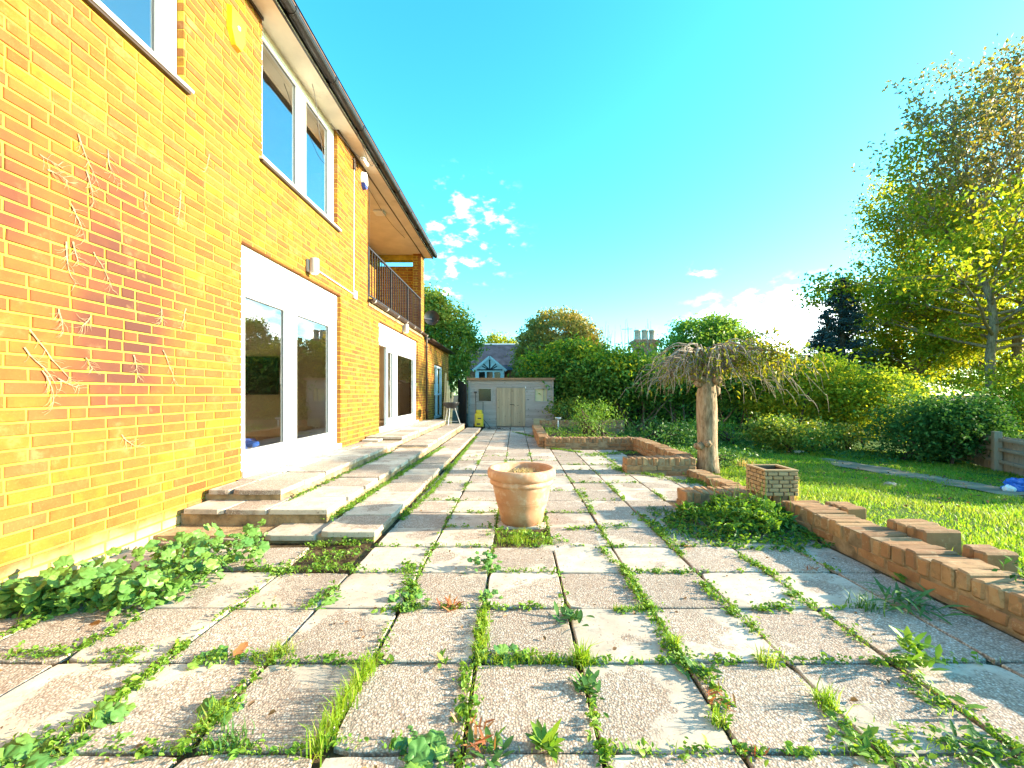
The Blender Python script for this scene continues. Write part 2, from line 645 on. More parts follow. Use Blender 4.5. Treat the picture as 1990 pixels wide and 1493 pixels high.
def slabmat(name, bias):
    """paving: exposed pebbles showing through a worn cement skin"""
    m, t, out = newmat(name)
    p = pos(t)
    r = rnd(t)
    v = N(t, 'TexVoronoi', i_Scale=115.0)
    t.links.new(p, v.inputs['Vector'])
    sepc = N(t, 'SeparateColor')
    t.links.new(v.outputs['Color'], sepc.inputs[0])
    peb = ramp(t, sepc.outputs[0], [(0, (.24, .16, .12)), (.2, (.52, .42, .33)), (.4, (.38, .28, .22)), (.6, (.62, .53, .45)), (.8, (.44, .34, .275)), (1, (.70, .64, .57))])
    gap = sstep(t, v.outputs['Distance'], .35, .62)
    peb = mixc(t, math_(t, 'MULTIPLY', gap, .6), peb, (.18, .13, .10))
    big = noise(t, p, 2.2, 3)
    peb = mixc(t, math_(t, 'MULTIPLY', sstep(t, big, .45, .7), .3), peb, (.30, .19, .14))
    n1 = noise(t, p, 7, 6, .65)
    n2 = noise(t, p, 70, 4, .7)
    skin = ramp(t, n1, [(.28, (.44, .35, .28)), (.55, (.54, .455, .375)), (.8, (.62, .56, .49))])
    skin = mixc(t, math_(t, 'MULTIPLY', sstep(t, n2, .55, .75), .35), skin, (.36, .28, .215))
    pits = noise(t, p, 48, 2, .5)
    skin = mixc(t, math_(t, 'MULTIPLY', sstep(t, pits, .66, .70), .85), skin, (.20, .145, .11))
    # worn middle: distance from the slab's own centre
    oc = N(t, 'TexCoord')
    fl = N(t, 'VectorMath', operation='MULTIPLY')
    off = N(t, 'CombineXYZ')
    t.links.new(math_(t, 'MULTIPLY', math_(t, 'SUBTRACT', math_(t, 'FRACT', math_(t, 'MULTIPLY', r, 5.3)), .5), .26), off.inputs[0])
    t.links.new(math_(t, 'MULTIPLY', math_(t, 'SUBTRACT', math_(t, 'FRACT', math_(t, 'MULTIPLY', r, 9.1)), .5), .26), off.inputs[1])
    ad = N(t, 'VectorMath', operation='ADD')
    t.links.new(oc.outputs['Object'], ad.inputs[0])
    t.links.new(off.outputs[0], ad.inputs[1])
    t.links.new(ad.outputs[0], fl.inputs[0])
    fl.inputs[1].default_value = (1, 1, 0)
    l = N(t, 'VectorMath', operation='LENGTH')
    t.links.new(fl.outputs[0], l.inputs[0])
    rad = math_(t, 'MULTIPLY', math_(t, 'SUBTRACT', r, bias), .55)
    wear = math_(t, 'ADD', math_(t, 'SUBTRACT', l.outputs['Value'], rad), math_(t, 'MULTIPLY', math_(t, 'SUBTRACT', noise(t, p, 5, 5, .65), .5), .62))
    k = N(t, 'MapRange', interpolation_type='SMOOTHSTEP')
    t.links.new(wear, k.inputs[0])
    k.inputs[1].default_value = .035
    k.inputs[2].default_value = -.035
    mask = k.outputs[0]
    col = mixc(t, mask, skin, peb)
    st = noise(t, p, 1.4, 5, .6)
    col = mixc(t, math_(t, 'MULTIPLY', sstep(t, st, .48, .72), .5), col, (.24, .19, .155))
    st2 = noise(t, p, 11, 6, .75)
    col = mixc(t, math_(t, 'MULTIPLY', sstep(t, st2, .52, .66), .45), col, (.27, .215, .18))
    st3 = noise(t, p, 28, 4, .7)
    col = mixc(t, math_(t, 'MULTIPLY', sstep(t, st3, .60, .70), .6), col, (.13, .115, .085))
    tint = math_(t, 'ADD', math_(t, 'MULTIPLY', math_(t, 'FRACT', math_(t, 'MULTIPLY', r, 13.7)), .18), .79)
    col = mixc(t, 1.0, col, tint, 'MULTIPLY') if False else col
    hv = N(t, 'HueSaturation')
    t.links.new(col, hv.inputs['Color'])
    hv.inputs['Saturation'].default_value = .98
    t.links.new(tint, hv.inputs['Value'])
    h = math_(t, 'SUBTRACT', math_(t, 'MULTIPLY', math_(t, 'MULTIPLY', math_(t, 'SUBTRACT', 1.0, v.outputs['Distance']), mask), 1.4), math_(t, 'MULTIPLY', mask, .9))
    h = math_(t, 'ADD', h, math_(t, 'MULTIPLY', n2, .25))
    h = math_(t, 'ADD', h, math_(t, 'MULTIPLY', n1, .4))
    bsdf(t, out, hv.outputs[0], .85, bump(t, h, .38, .0045), .2)
    return m


M['slab'] = slabmat('paving_slab_near', .02)
M['slab_far'] = slabmat('paving_slab_step', .15)


def terracotta():
    m, t, out = newmat('terracotta')
    p = pos(t)
    n1 = noise(t, p, 4.5, 6, .6)
    col = ramp(t, n1, [(.3, (.42, .19, .095)), (.55, (.48, .24, .13)), (.75, (.52, .31, .19))])
    n2 = noise(t, p, 11, 7, .7)
    col = mixc(t, math_(t, 'MULTIPLY', sstep(t, n2, .46, .68), .65), col, (.60, .44, .32))
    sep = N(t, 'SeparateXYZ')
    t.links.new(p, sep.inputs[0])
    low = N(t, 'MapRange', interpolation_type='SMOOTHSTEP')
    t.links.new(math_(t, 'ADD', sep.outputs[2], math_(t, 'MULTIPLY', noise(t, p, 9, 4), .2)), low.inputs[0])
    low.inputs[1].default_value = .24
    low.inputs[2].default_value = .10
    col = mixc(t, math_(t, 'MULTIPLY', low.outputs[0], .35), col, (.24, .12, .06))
    bsdf(t, out, col, .75, bump(t, math_(t, 'ADD', noise(t, p, 120, 3), n2), .2, .004), .3)
    return m


M['terracotta'] = terracotta()


def glassmat(name, amt, base):
    m, t, out = newmat(name)
    fr = N(t, 'Fresnel')
    fr.inputs['IOR'].default_value = 1.5
    fac = math_(t, 'ADD', math_(t, 'MULTIPLY', fr.outputs[0], amt), base, clamp=True)
    tr = N(t, 'BsdfTransparent')
    tr.inputs[0].default_value = (.93, .95, .95, 1)
    gl = N(t, 'BsdfGlossy')
    gl.inputs['Roughness'].default_value = .004
    nz = bump(t, noise(t, pos(t), 1.7, 2), .03, .05)
    t.links.new(nz, gl.inputs['Normal'])
    mx = N(t, 'MixShader')
    t.links.new(fac, mx.inputs[0])
    t.links.new(tr.outputs[0], mx.inputs[1])
    t.links.new(gl.outputs[0], mx.inputs[2])
    t.links.new(mx.outputs[0], out.inputs[0])
    return m


M['glass'] = glassmat('window_glass', 2.4, .14)
M['glass_up'] = glassmat('upper_window_glass', 2.4, .28)

G = lambda *c: c
M['grass'] = leafmat('grass_blade', [(.08, .17, .012), (.12, .22, .014), (.17, .26, .018), (.19, .19, .05)], .5)
M['weed'] = leafmat('weed_leaf', [(.07, .15, .018), (.10, .19, .018), (.14, .21, .022), (.05, .12, .02)], .35)
M['weed_dark'] = leafmat('dark_weed_leaf', [(.03, .085, .022), (.045, .11, .025), (.065, .13, .03)], .3)
M['mallow'] = leafmat('mallow_leaf', [(.045, .12, .028), (.075, .16, .03), (.12, .20, .03), (.06, .14, .035)], .3, .45, .4)
M['weed_red'] = leafmat('red_weed_leaf', [(.22, .055, .03), (.26, .10, .04), (.16, .09, .03)], .3)
M['dry'] = leafmat('dry_grass', [(.36, .27, .12), (.42, .33, .16), (.28, .19, .08)], .3)
M['litter'] = leafmat('dead_leaf', [(.20, .10, .05), (.28, .16, .07), (.12, .07, .04)], .15, gain=1.0)
M['laurel'] = leafmat('laurel_leaf', [(.030, .080, .020), (.045, .11, .022), (.065, .14, .024), (.11, .18, .03)], .32, .55, .15, 1.75)
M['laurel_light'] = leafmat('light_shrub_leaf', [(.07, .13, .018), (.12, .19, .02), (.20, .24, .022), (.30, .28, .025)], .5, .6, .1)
M['dome'] = leafmat('autumn_creeper_leaf', [(.14, .15, .04), (.26, .21, .05), (.34, .26, .06), (.25, .16, .045), (.15, .15, .04)], .4, gain=1.35)
M['tree_green'] = leafmat('broad_leaf', [(.035, .095, .020), (.06, .125, .022), (.10, .16, .025), (.22, .20, .028)], .35, gain=1.7)
M['tree_mid'] = leafmat('far_tree_leaf', [(.06, .12, .02), (.09, .15, .022), (.14, .19, .025), (.06, .12, .03)], .45, gain=2.0)
M['ash'] = leafmat('yellowing_leaf', [(.11, .17, .018), (.18, .23, .02), (.27, .28, .02), (.36, .29, .022), (.14, .18, .02)], .6, .6, .1, 1.15)
M['ash_top'] = leafmat('sparse_top_leaf', [(.15, .11, .07), (.20, .17, .05), (.28, .25, .03), (.17, .11, .09), (.24, .20, .04)], .45, gain=1.05)
M['conifer'] = leafmat('conifer_needle', [(.026, .052, .062), (.036, .066, .072), (.046, .08, .075)], .15, gain=1.0)
M['ivy'] = leafmat('ivy_leaf', [(.022, .070, .020), (.034, .09, .024), (.055, .12, .028)], .25, .65, .05)
M['weep'] = leafmat('weeping_leaf', [(.10, .15, .015), (.18, .20, .018), (.30, .24, .02), (.12, .15, .02)], .45, gain=1.05)

# ------------------------------------------------------------------ terrain


def lz(x, y):
    return .1 - .045 * (np.clip(x, 2.7, 14) - 2.7) - .06 * np.clip(y - 4, 0, 3)


mb = MB()
mb.quad((-500, -500, -.9), (500, -500, -.9), (500, 500, -.9), (-500, 500, -.9))
tag(mb.build('ground', M['earth']), kind='structure')


def grid(name, xs, ys, fz, mat, kind='structure'):
    X, Y = np.meshgrid(xs, ys, indexing='ij')
    Z = fz(X, Y)
    V = np.stack([X, Y, Z], -1).reshape(-1, 3)
    ny = len(ys)
    i, j = np.meshgrid(np.arange(len(xs) - 1), np.arange(ny - 1), indexing='ij')
    a = (i * ny + j).ravel()
    Fc = np.stack([a, a + ny, a + ny + 1, a + 1], 1)
    o = bpy.data.objects.new(name, npmesh(name, V, Fc, mat))
    link(o)
    return tag(o, kind=kind)


def lawnmat():
    m, t, out = newmat('lawn_soil')
    p = pos(t)
    col = ramp(t, noise(t, p, 3, 5), [(.3, (.035, .075, .012)), (.55, (.06, .115, .015)), (.75, (.075, .10, .02))])
    bsdf(t, out, col, .95, bump(t, noise(t, p, 40, 4), .6, .03), .1)
    return m


M['lawn'] = lawnmat()
grid('lawn', np.linspace(2.66, 40, 90), np.concatenate([np.linspace(-8, 16, 80), np.linspace(17, 60, 20)]), lambda X, Y: lz(X, Y) + .012 * np.sin(X * 3.1) * np.sin(Y * 2.7), M['lawn'])
grid('back_garden', np.linspace(-14, 2.655, 20), np.linspace(13.9, 60, 30), lambda X, Y: -.10 + 0 * X, M['earth'])
mb = MB()
mb.box(-2.84, 2.62, -1.5, 14.6, -.4, -.020)
tag(mb.build('patio_bed', M['soil']), kind='structure')
mb = MB()
mb.box(.74, 2.56, 8.93, 13.6, -.3, .10)
tag(mb.build('flower_bed', M['soil']), kind='structure')

# path worn into the lawn
xs, ys = np.linspace(0, 1, 9), np.linspace(2.5, 8.9, 40)
V, Fq = [], []
for j, y in enumerate(ys):
    a = 6.25 + .12 * math.sin(y * 2.1) + .05 * math.sin(y * 7)
    b = 7.2 + .10 * math.sin(y * 2.7 + 1) + .05 * math.sin(y * 9)
    if y > 8:
        a, b = a + (y - 8) * .35, b - (y - 8) * .35
    for u in xs:
        x = a + (b - a) * u
        V.append((x, y, float(lz(x, y)) + .018 + .012 * math.sin(math.pi * u)))
for j in range(len(ys) - 1):
    for i in range(len(xs) - 1):
        q = j * len(xs) + i
        Fq.append((q, q + 1, q + 1 + len(xs), q + len(xs)))
link(bpy.data.objects.new('garden_path', npmesh('garden_path', np.array(V), np.array(Fq), M['concrete_path'])))['kind'] = 'structure'

# ------------------------------------------------------------------ paving
patio = struct('patio')
S = .45
GX0 = -1.072
GY0 = 1.338 - S
SLABS = []
for i in range(9):
    mb = MB()
    g = random.choice((.0055, .0065, .008))
    h = S / 2 - g
    # irregular outline, worn corners
    n = 6
    ring = []
    for (ax, ay, bx, by) in ((-h, -h, h, -h), (h, -h, h, h), (h, h, -h, h), (-h, h, -h, -h)):
        for k in range(n):
            u = k / n
            wv = random.uniform(-.002, .002)
            if k == 0:
                wv = -random.choice((.003, .005, .008, .022))
            x, y = ax + (bx - ax) * u, ay + (by - ay) * u
            l = math.hypot(x, y)
            ring.append((x + wv * x / l, y + wv * y / l))
    nr = len(ring)
    top = [(x * .982, y * .982, random.uniform(-.001, .001)) for x, y in ring]
    edge = [(x, y, -.005) for x, y in ring]
    bot = [(x, y, -.042) for x, y in ring]
    mb.v = top + edge + bot
    mb.f = [tuple(range(nr))]
    for k in range(nr):
        k2 = (k + 1) % nr
        mb.f += [(nr + k, nr + k2, k2, k), (2 * nr + k, 2 * nr + k2, nr + k2, nr + k)]
    SLABS.append(mb)
slab_me = [s.mesh('paving_slab', M['slab']) for s in SLABS]
stepslab_me = [s.mesh('step_slab', M['slab_far']) for s in SLABS]


def slab_at(par, x, y, z, sx=1.0, sy=1.0, tilt=.005, mes=None, name='paving_slab', rz=None):
    o = bpy.data.objects.new(name, random.choice(mes or slab_me))
    link(o, par, (x, y, z + random.uniform(-.004, .004)))
    o.rotation_euler = (random.uniform(-tilt, tilt), random.uniform(-tilt, tilt), random.choice((0, math.pi)) + (random.uniform(-.006, .006) if rz is None else rz))
    o.scale = (sx, sy, 1)
    return o


cells = []
for r_ in range(31):
    y = GY0 + S * (r_ + .5) - S
    for c in range(-4, 8):
        x = GX0 + S * (c + .5)
        sx = 1.0
        if c < 0 and y > 3.2:
            continue
        if c == 7:                      # cut pieces along the right wall
            sx = .64
            x = GX0 + S * 7 + .145
        if y > 8.6 and x > .6:
            continue
        if y > 5.8 and x > 2.0:
            continue
        if 3.88 < y < 4.4 and x > 1.55:
            continue
        cells.append((x, y, sx, c, r_))
missing = {(3.0, -2), (3.0, -1), (3.0, -3)}
for (x, y, sx, c, r_) in cells:
    if c in (-2, -1) and 2.75 < y < 3.2:
        continue
    if c == 2 and 3.0 < y < 3.45:      # under the pot: broken slab, soil
        continue
    if c == 3 and 3.0 < y < 3.3:
        continue
    slab_at(patio, x, y, 0, sx)
# the two broken pieces beside the pot
mb = MB()
for pts in ([(.30, 3.02), (.70, 3.0), (.68, 3.12), (.47, 3.2), (.33, 3.14)], [(.36, 3.2), (.5, 3.23), (.70, 3.16), (.71, 3.42), (.31, 3.43)], [(.16, 3.1), (.28, 3.06), (.31, 3.16), (.2, 3.2)]):
    top = [(x, y, random.uniform(-.012, .012)) for x, y in pts]
    k = len(pts)
    mb.poly(top)
    for i in range(k):
        a, b = top[i], top[(i + 1) % k]
        mb.quad((a[0], a[1], -.04), (b[0], b[1], -.04), b, a)
o = mb.build('broken_slab', M['slab'], patio)
# loose white slab lying at the foot of the steps
slab_at(patio, -1.75, 2.93, .006, .95, .80, rz=.04)

# steps: three strips of slabs over rendered risers
steps = struct('steps')


def flat_box(par, name, mat, *b):
    return MB().box(*b).build(name, mat, par)


# (right edge, left edge, front y, back y, top z)
strips = [(-1.085, -1.545, 3.22, 13.2, .085), (-1.575, -2.095, 3.48, 13.0, .185), (-2.125, -2.60, 3.76, 7.55, .28), (-2.125, -2.60, 7.80, 12.9, .345)]
base = MB()
base.box(-2.845, -1.115, 3.26, 13.2, -.2, .042)
base.box(-2.845, -1.605, 3.52, 13.0, .0421, .142)
base.box(-2.845, -2.155, 3.80, 12.9, .1421, .237)
base.box(-2.845, -2.155, 7.84, 12.9, .2371, .302)
base.box(-2.80, -1.60, 7.40, 12.95, .1425, .19)
base.build('step_riser', M['riser'], steps)
for (xr, xl, y0, y1, zt) in strips:
    wd = xr - xl
    y = y0
    while y < y1 - .1:
        zz = zt
        if xr == -1.575 and y > 7.35:
            zz = zt + .045
        slab_at(steps, (xr + xl) / 2, y + S / 2, zz, wd / S, 1.0, .004, stepslab_me, 'step_slab')
        y += S
# slabs that return along the front of each step towards the wall
for (y0, z, x0, x1) in ((3.22, .085, -2.83, -1.56), (3.48, .185, -2.80, -2.10), (3.76, .28, -2.80, -2.61)):
    n = max(1, round((x1 - x0) / S))
    wd = (x1 - x0) / n
    for k in range(n):
        slab_at(steps, x0 + wd * (k + .5), y0 + .225, z - (.03 * (n - k) if z < .1 else 0), wd / S, 1.0, .012, stepslab_me, 'step_slab')
y = 4.21
while y < 12.6:                       # narrow filler against the wall
    if not 7.5 < y < 7.8:
        slab_at(steps, -2.72, y + .225, .28 if y < 7.5 else .345, .50, 1, .004, stepslab_me, 'step_slab')
    y += S

# ------------------------------------------------------------------ the house
WX = -2.85
house = thing('brick_house', (WX, 6, 0), 'large orange brick house with white patio doors and balcony, left of the patio', 'house')


def subtract(rect, ops):
    out = [rect]
    for (a0, a1, b0, b1) in ops:
        nxt = []
        for (u0, u1, v0, v1) in out:
            if u1 <= a0 or u0 >= a1 or v1 <= b0 or v0 >= b1:
                nxt.append((u0, u1, v0, v1))
                continue
            if u0 < a0:
                nxt.append((u0, a0, v0, v1))
            if u1 > a1:
                nxt.append((a1, u1, v0, v1))
            m0, m1 = max(u0, a0), min(u1, a1)
            if v0 < b0:
                nxt.append((m0, m1, v0, b0))
            if v1 > b1:
                nxt.append((m0, m1, b1, v1))
        out = nxt
    return [q for q in out if q[1] - q[0] > .012 and q[3] - q[2] > .012]


BL, BH, BM = .230, .0785, .0122


def courses(u0, u1, v0, v1, ops, headers=.12, L=BL, H=BH):
    out = []
    k = 0
    v = v0
    while v < v1 - .01:
        u = u0 - random.uniform(0, .03) - (L / 2 if k % 2 else 0)
        while u < u1:
            ln = L
            if random.random() < headers:
                ln = L / 2
            a, b = max(u, u0), min(u + ln - BM, u1)
            if b - a > .015:
                out += subtract((a, b, v, min(v + H - BM, v1)), ops)
            u += ln
        v += H
        k += 1
    return out


def brick_geo(mb, u0, u1, v0, v1, P, depth=.09, ch=.004, out=None):
    """P(u, v, d): d = distance in front of the face"""
    o = random.uniform(-.0025, .0025) if out is None else out
    c = min(ch, (u1 - u0) * .2, (v1 - v0) * .2)
    n = len(mb.v)
    j = lambda: random.uniform(-.0012, .0012)
    for (a, b) in ((u0, v0), (u1, v0), (u1, v1), (u0, v1)):
        mb.v.append(P(a, b, -depth))
    for (a, b) in ((u0, v0), (u1, v0), (u1, v1), (u0, v1)):
        mb.v.append(P(a + j(), b + j(), o - c))
    for (a, b) in ((u0 + c, v0 + c), (u1 - c, v0 + c), (u1 - c, v1 - c), (u0 + c, v1 - c)):
        mb.v.append(P(a + j(), b + j(), o))
    mb.f.append((n + 8, n + 9, n + 10, n + 11))
    for a, b in ((0, 1), (1, 2), (2, 3), (3, 0)):
        mb.f.append((n + 4 + a, n + 4 + b, n + 8 + b, n + 8 + a))
        mb.f.append((n + a, n + b, n + 4 + b, n + 4 + a))


OPS = [(-.6, 3.56, 3.80, 5.30), (4.66, 6.63, 3.80, 5.42), (4.31, 6.75, .33, 2.75), (8.66, 12.1, .37, 2.68), (7.99, 12.5, 2.98, 5.42), (14.5, 16.3, .25, 2.2), (12.9, 18, 2.84, 6)]
PF = lambda u, v, d: (WX + d, u, v)
rects = courses(-1.0, 17.6, -.1, 5.38, OPS)
rects = [q for q in rects if q[1] > .8]


def nearness(q):
    y, z = (q[0] + q[1]) / 2, (q[2] + q[3]) / 2
    px, py = CX + F * WX / max(y, .2), CY - F * (z - CAMZ) / max(y, .2)
    if px < -20 or py < -20 or py > 1500 or q[1] - q[0] < .05:
        return -1
    return (q[1] - q[0]) * (q[3] - q[2]) / y ** 3


rects.sort(key=nearness, reverse=True)
wall = MB()
for q in subtract((-1.0, 17.6, -.15, 5.38), [(a - .004, b + .004, c - .004, d + .004) for a, b, c, d in OPS]):
    wall.box(WX - .25, WX - .0065, q[0], q[1], q[2], q[3])
wall_o = wall.build('wall', M['mortar'], house)
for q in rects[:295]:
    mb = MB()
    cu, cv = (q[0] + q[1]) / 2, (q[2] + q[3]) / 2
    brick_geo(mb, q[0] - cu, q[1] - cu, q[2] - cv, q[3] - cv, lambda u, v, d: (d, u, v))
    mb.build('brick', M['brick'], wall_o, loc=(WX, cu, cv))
rest = MB()
for q in rects[295:]:
    brick_geo(rest, *q, PF)
# pier, balcony end wall, balcony back wall (bricks on the faces one can see)
for q in courses(-3.09, WX, 2.95, 5.38, []):
    brick_geo(rest, *q, lambda u, v, d: (u, 12.5 - d, v), .05)
for q in courses(-4.2, -3.10, 3.0, 5.03, []):
    brick_geo(rest, *q, lambda u, v, d: (u, 12.6 - d, v), .05)
for q in courses(8.0, 12.58, 3.0, 5.38, []):
    brick_geo(rest, *q, lambda u, v, d: (-4.2 + d, u, v), .05)
for q in courses(-6.0, WX, 0, 2.84, []):
    brick_geo(rest, *q, lambda u, v, d: (u, 17.6 + d, v), .05)
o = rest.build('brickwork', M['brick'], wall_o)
o['kind'] = 'stuff'
mb = MB()
mb.box(-3.09, WX - .254, 12.507, 12.88, 2.9, 5.378)
mb.box(-4.2, -3.0905, 12.607, 12.88, 2.9, 5.03)
mb.box(-4.2, -3.0905, 12.607, 12.88, 5.23, 5.376)
mb.box(-4.45, -4.207, 8.0, 12.88, 2.9, 5.376)
mb.build('balcony_wall', M['mortar'], house)
mb = MB()
mb.box(-4.2, WX + .02, 8.0, 12.58, 2.86, 2.985)
mb.build('balcony_floor', M['riser'], house)
mb = MB()
mb.box(-9, -4.46, 12.89, 13.1, 2.9, 6.2)
mb.box(-9, -3.101, 12.89, 13.1, -.1, 2.82)       # gable end beyond the balcony
mb.box(-9, -3.101, -1, -.8, -.1, 6.2)
mb.box(-9.2, -9, -1, 17.6, -.1, 5.5)
mb.box(-9, -3.101, 17.4, 17.59, -.1, 2.84)
mb.box(-9.0, -3.101, 13.1, 17.6, 2.83, 2.95)
mb.build('rear_wall', M['mortar'], house)
# soffit, fascia, gutter, roof
mb = MB()
mb.box(-3.12, -2.60, -1, 7.985, 5.385, 5.41)
mb.box(-2.84, -2.60, 7.99, 12.98, 5.385, 5.41)
mb.box(-4.22, -2.865, 7.99, 12.98, 5.385, 5.41)
mb.build('soffit', M['paint'], house)
mb = MB()
mb.box(-2.862, -2.842, 7.99, 12.98, 5.376, 5.392)
mb.box(-2.849, -2.832, -1, 4.66, 5.352, 5.384)
mb.box(-2.849, -2.832, 6.63, 7.98, 5.352, 5.384)
mb.build('soffit_bead', M['brownblack'], house)
mb = MB()
mb.box(-2.598, -2.575, -1, 12.98, 5.365, 5.50)
mb.build('fascia', M['black'], house)
mb = MB()
mb.box(-2.601, -2.5985, -1, 12.98, 5.366, 5.3845)
mb.box(-2.5745, -2.570, -1, 12.98, 5.376, 5.384)
mb.build('fascia_edge', M['paint'], house)


def halfpipe(mb, x, z, y0, y1, r, seg=8):
    for a in range(seg):
        t0, t1 = math.pi * a / seg, math.pi * (a + 1) / seg
        p = [(x - r * math.cos(t), z - r * math.sin(t)) for t in (t0, t1)]
        q = [(x - (r - .006) * math.cos(t), z - (r - .006) * math.sin(t)) for t in (t0, t1)]
        mb.quad((p[0][0], y0, p[0][1]), (p[1][0], y0, p[1][1]), (p[1][0], y1, p[1][1]), (p[0][0], y1, p[0][1]))
        mb.quad((q[0][0], y1, q[0][1]), (q[1][0], y1, q[1][1]), (q[1][0], y0, q[1][1]), (q[0][0], y0, q[0][1]))
    for y in (y0, y1):
        mb.poly([(x - r * math.cos(math.pi * a / seg), y, z - r * math.sin(math.pi * a / seg)) for a in range(seg + 1)])


mb = MB()
halfpipe(mb, -2.505, 5.455, -1, 12.98, .058)
g = mb.build('gutter', M['black'], house, True)
y = .5
while y < 12.9:
    b = MB()
    halfpipe(b, -2.505, 5.456, y, y + .045, .066)
    b.box(-2.574, -2.56, y, y + .045, 5.38, 5.47)
    if int(y * 10) % 2 == 0:
        b.box(-2.452, -2.44, y - .01, y + .06, 5.45, 5.475)
    b.build('gutter_bracket', M['black'], g)
    y += 1.03
mb = MB()
mb.box(-3.3, -2.47, -1, 13.0, 5.505, 5.53)
for (x0, z0, x1, z1) in ((-2.46, 5.51, -6.2, 7.4),):
    mb.quad((x0, -1.05, z0 + .03), (x0, 13.02, z0 + .03), (x1, 13.02, z1), (x1, -1.05, z1))
    mb.quad((x1, -1.05, z1), (x1, 13.02, z1), (-9.6, 13.02, 5.5), (-9.6, -1.05, 5.5))
mb.poly([(-2.6, 13.0, 5.53), (-6.2, 13.0, 7.38), (-9.4, 13.0, 5.53)])
mb.poly([(-2.6, -1.0, 5.5), (-6.2, -1.0, 7.38), (-9.4, -1.0, 5.5)])
mb.build('roof', M['roof'], house)
# balcony gutter and extension eave
mb = MB()
halfpipe(mb, -2.785, 2.985, 7.97, 13.0, .05)
mb.box(-2.848, -2.836, 7.97, 13.0, 2.935, 3.0)
g2 = mb.build('balcony_gutter', M['brownblack'], house, True)
for y in np.arange(8.1, 13, .8):
    b = MB()
    halfpipe(b, -2.785, 2.985, y, y + .05, .056)
    b.build('gutter_bracket', M['lampgrey'], g2)
mb = MB()
mb.box(-3.1, -2.70, 13.02, 17.75, 2.845, 2.90)
halfpipe(mb, -2.66, 2.89, 13.02, 17.75, .05)
mb.build('extension_eave', M['brownblack'], house, True)
# downpipe
mb = MB()
mb.tube([(-2.785, 12.96, 2.93), (-2.79, 12.98, 2.75), (-2.79, 12.98, .36)], .034, 8)
for z in (.6, 1.6, 2.6):
    mb.tube([(-2.79, 12.98, z), (-2.79, 12.98, z + .05)], .045, 8)
mb.build('downpipe', M['brownblack'], house, True)
# railing
rail = MB()
rail.box(-2.885, -2.845, 8.0, 12.49, 3.985, 4.015)
rail.box(-2.88, -2.85, 8.0, 12.49, 3.07, 3.095)
rail_o = rail.build('railing', M['iron'], house)
bar = MB().box(-.009, .009, -.009, .009, 0, .9).mesh('baluster', M['iron'])
for y in np.arange(8.10, 12.45, .155):
    link(bpy.data.objects.new('baluster', bar), rail_o, (-2.865, float(y), 3.09))
for y in (8.03, 9.5, 11.0, 12.45):
    MB().box(-2.882, -2.848, y - .017, y + .017, 2.985, 3.985).build('railing_post', M['iron'], rail_o)


# windows and doors ---------------------------------------------------
def pane(par, y0, y1, z0, z1, x, mat='glass'):
    mb = MB()
    mb.quad((x, y0, z0), (x, y1, z0), (x, y1, z1), (x, y0, z1))
    mb.build('pane', M[mat], par)
    k = MB()
    for (a, b, c, d) in ((y0, y0 + .008, z0, z1), (y1 - .008, y1, z0, z1), (y0 + .008, y1 - .008, z0, z0 + .008), (y0 + .008, y1 - .008, z1 - .008, z1)):
        k.box(x - .004, x + .006, a, b, c, d)
    k.build('gasket', M['grey_trim'], par)


def ring(mb, y0, y1, z0, z1, x0, x1, wl, wr, wb, wt):
    mb.cbox(x0, x1, y0, y0 + wl, z0, z1, .004)
    mb.cbox(x0, x1, y1 - wr, y1, z0, z1, .004)
    mb.cbox(x0, x1, y0 + wl, y1 - wr, z0, z0 + wb, .004)
    mb.cbox(x0, x1, y0 + wl, y1 - wr, z1 - wt, z1, .004)


def win(name, y0, y1, z0, z1, mull, d=.06, label=None):
    mb = MB()
    xf = WX - d
    ring(mb, y0 + .003, y1 - .003, z0 + .003, z1, xf - .07, xf, .10, .19, .11, .08)
    for m in mull:
        mb.cbox(xf - .07, xf + .002, m - .12, m + .12, z0 + .11, z1 - .08, .004)
    o = mb.build(name, M['white'], house)
    e = [y0 + .102] + [v for m in mull for v in (m - .12, m + .12)] + [y1 - .192]
    for k in range(0, len(e), 2):
        pane(o, e[k], e[k + 1], z0 + .112, z1 - .08, xf - .03, 'glass_up')
    s = MB()
    s.cbox(xf - .02, WX + .045, y0 - .06, y1 + .06, z0 - .024, z0 + .002, .004)
    s.build('sill', M['white'], o)
    s = MB()
    s.box(WX - .03, WX + .03, y0 - .04, y1 + .04, z0 - .045, z0 - .0245)
    s.build('sill_shadow_strip', M['brownblack'], o)
    return o


win('window', -.6, 3.56, 3.80, 5.30, [.8, 2.2])
wb = win('window', 4.66, 6.63, 3.80, 5.33, [5.63])
o = MB()
o.box(WX - .2, WX - .06, 4.66, 6.63, 5.331, 5.384)
o.build('window_head', M['paint'], house)


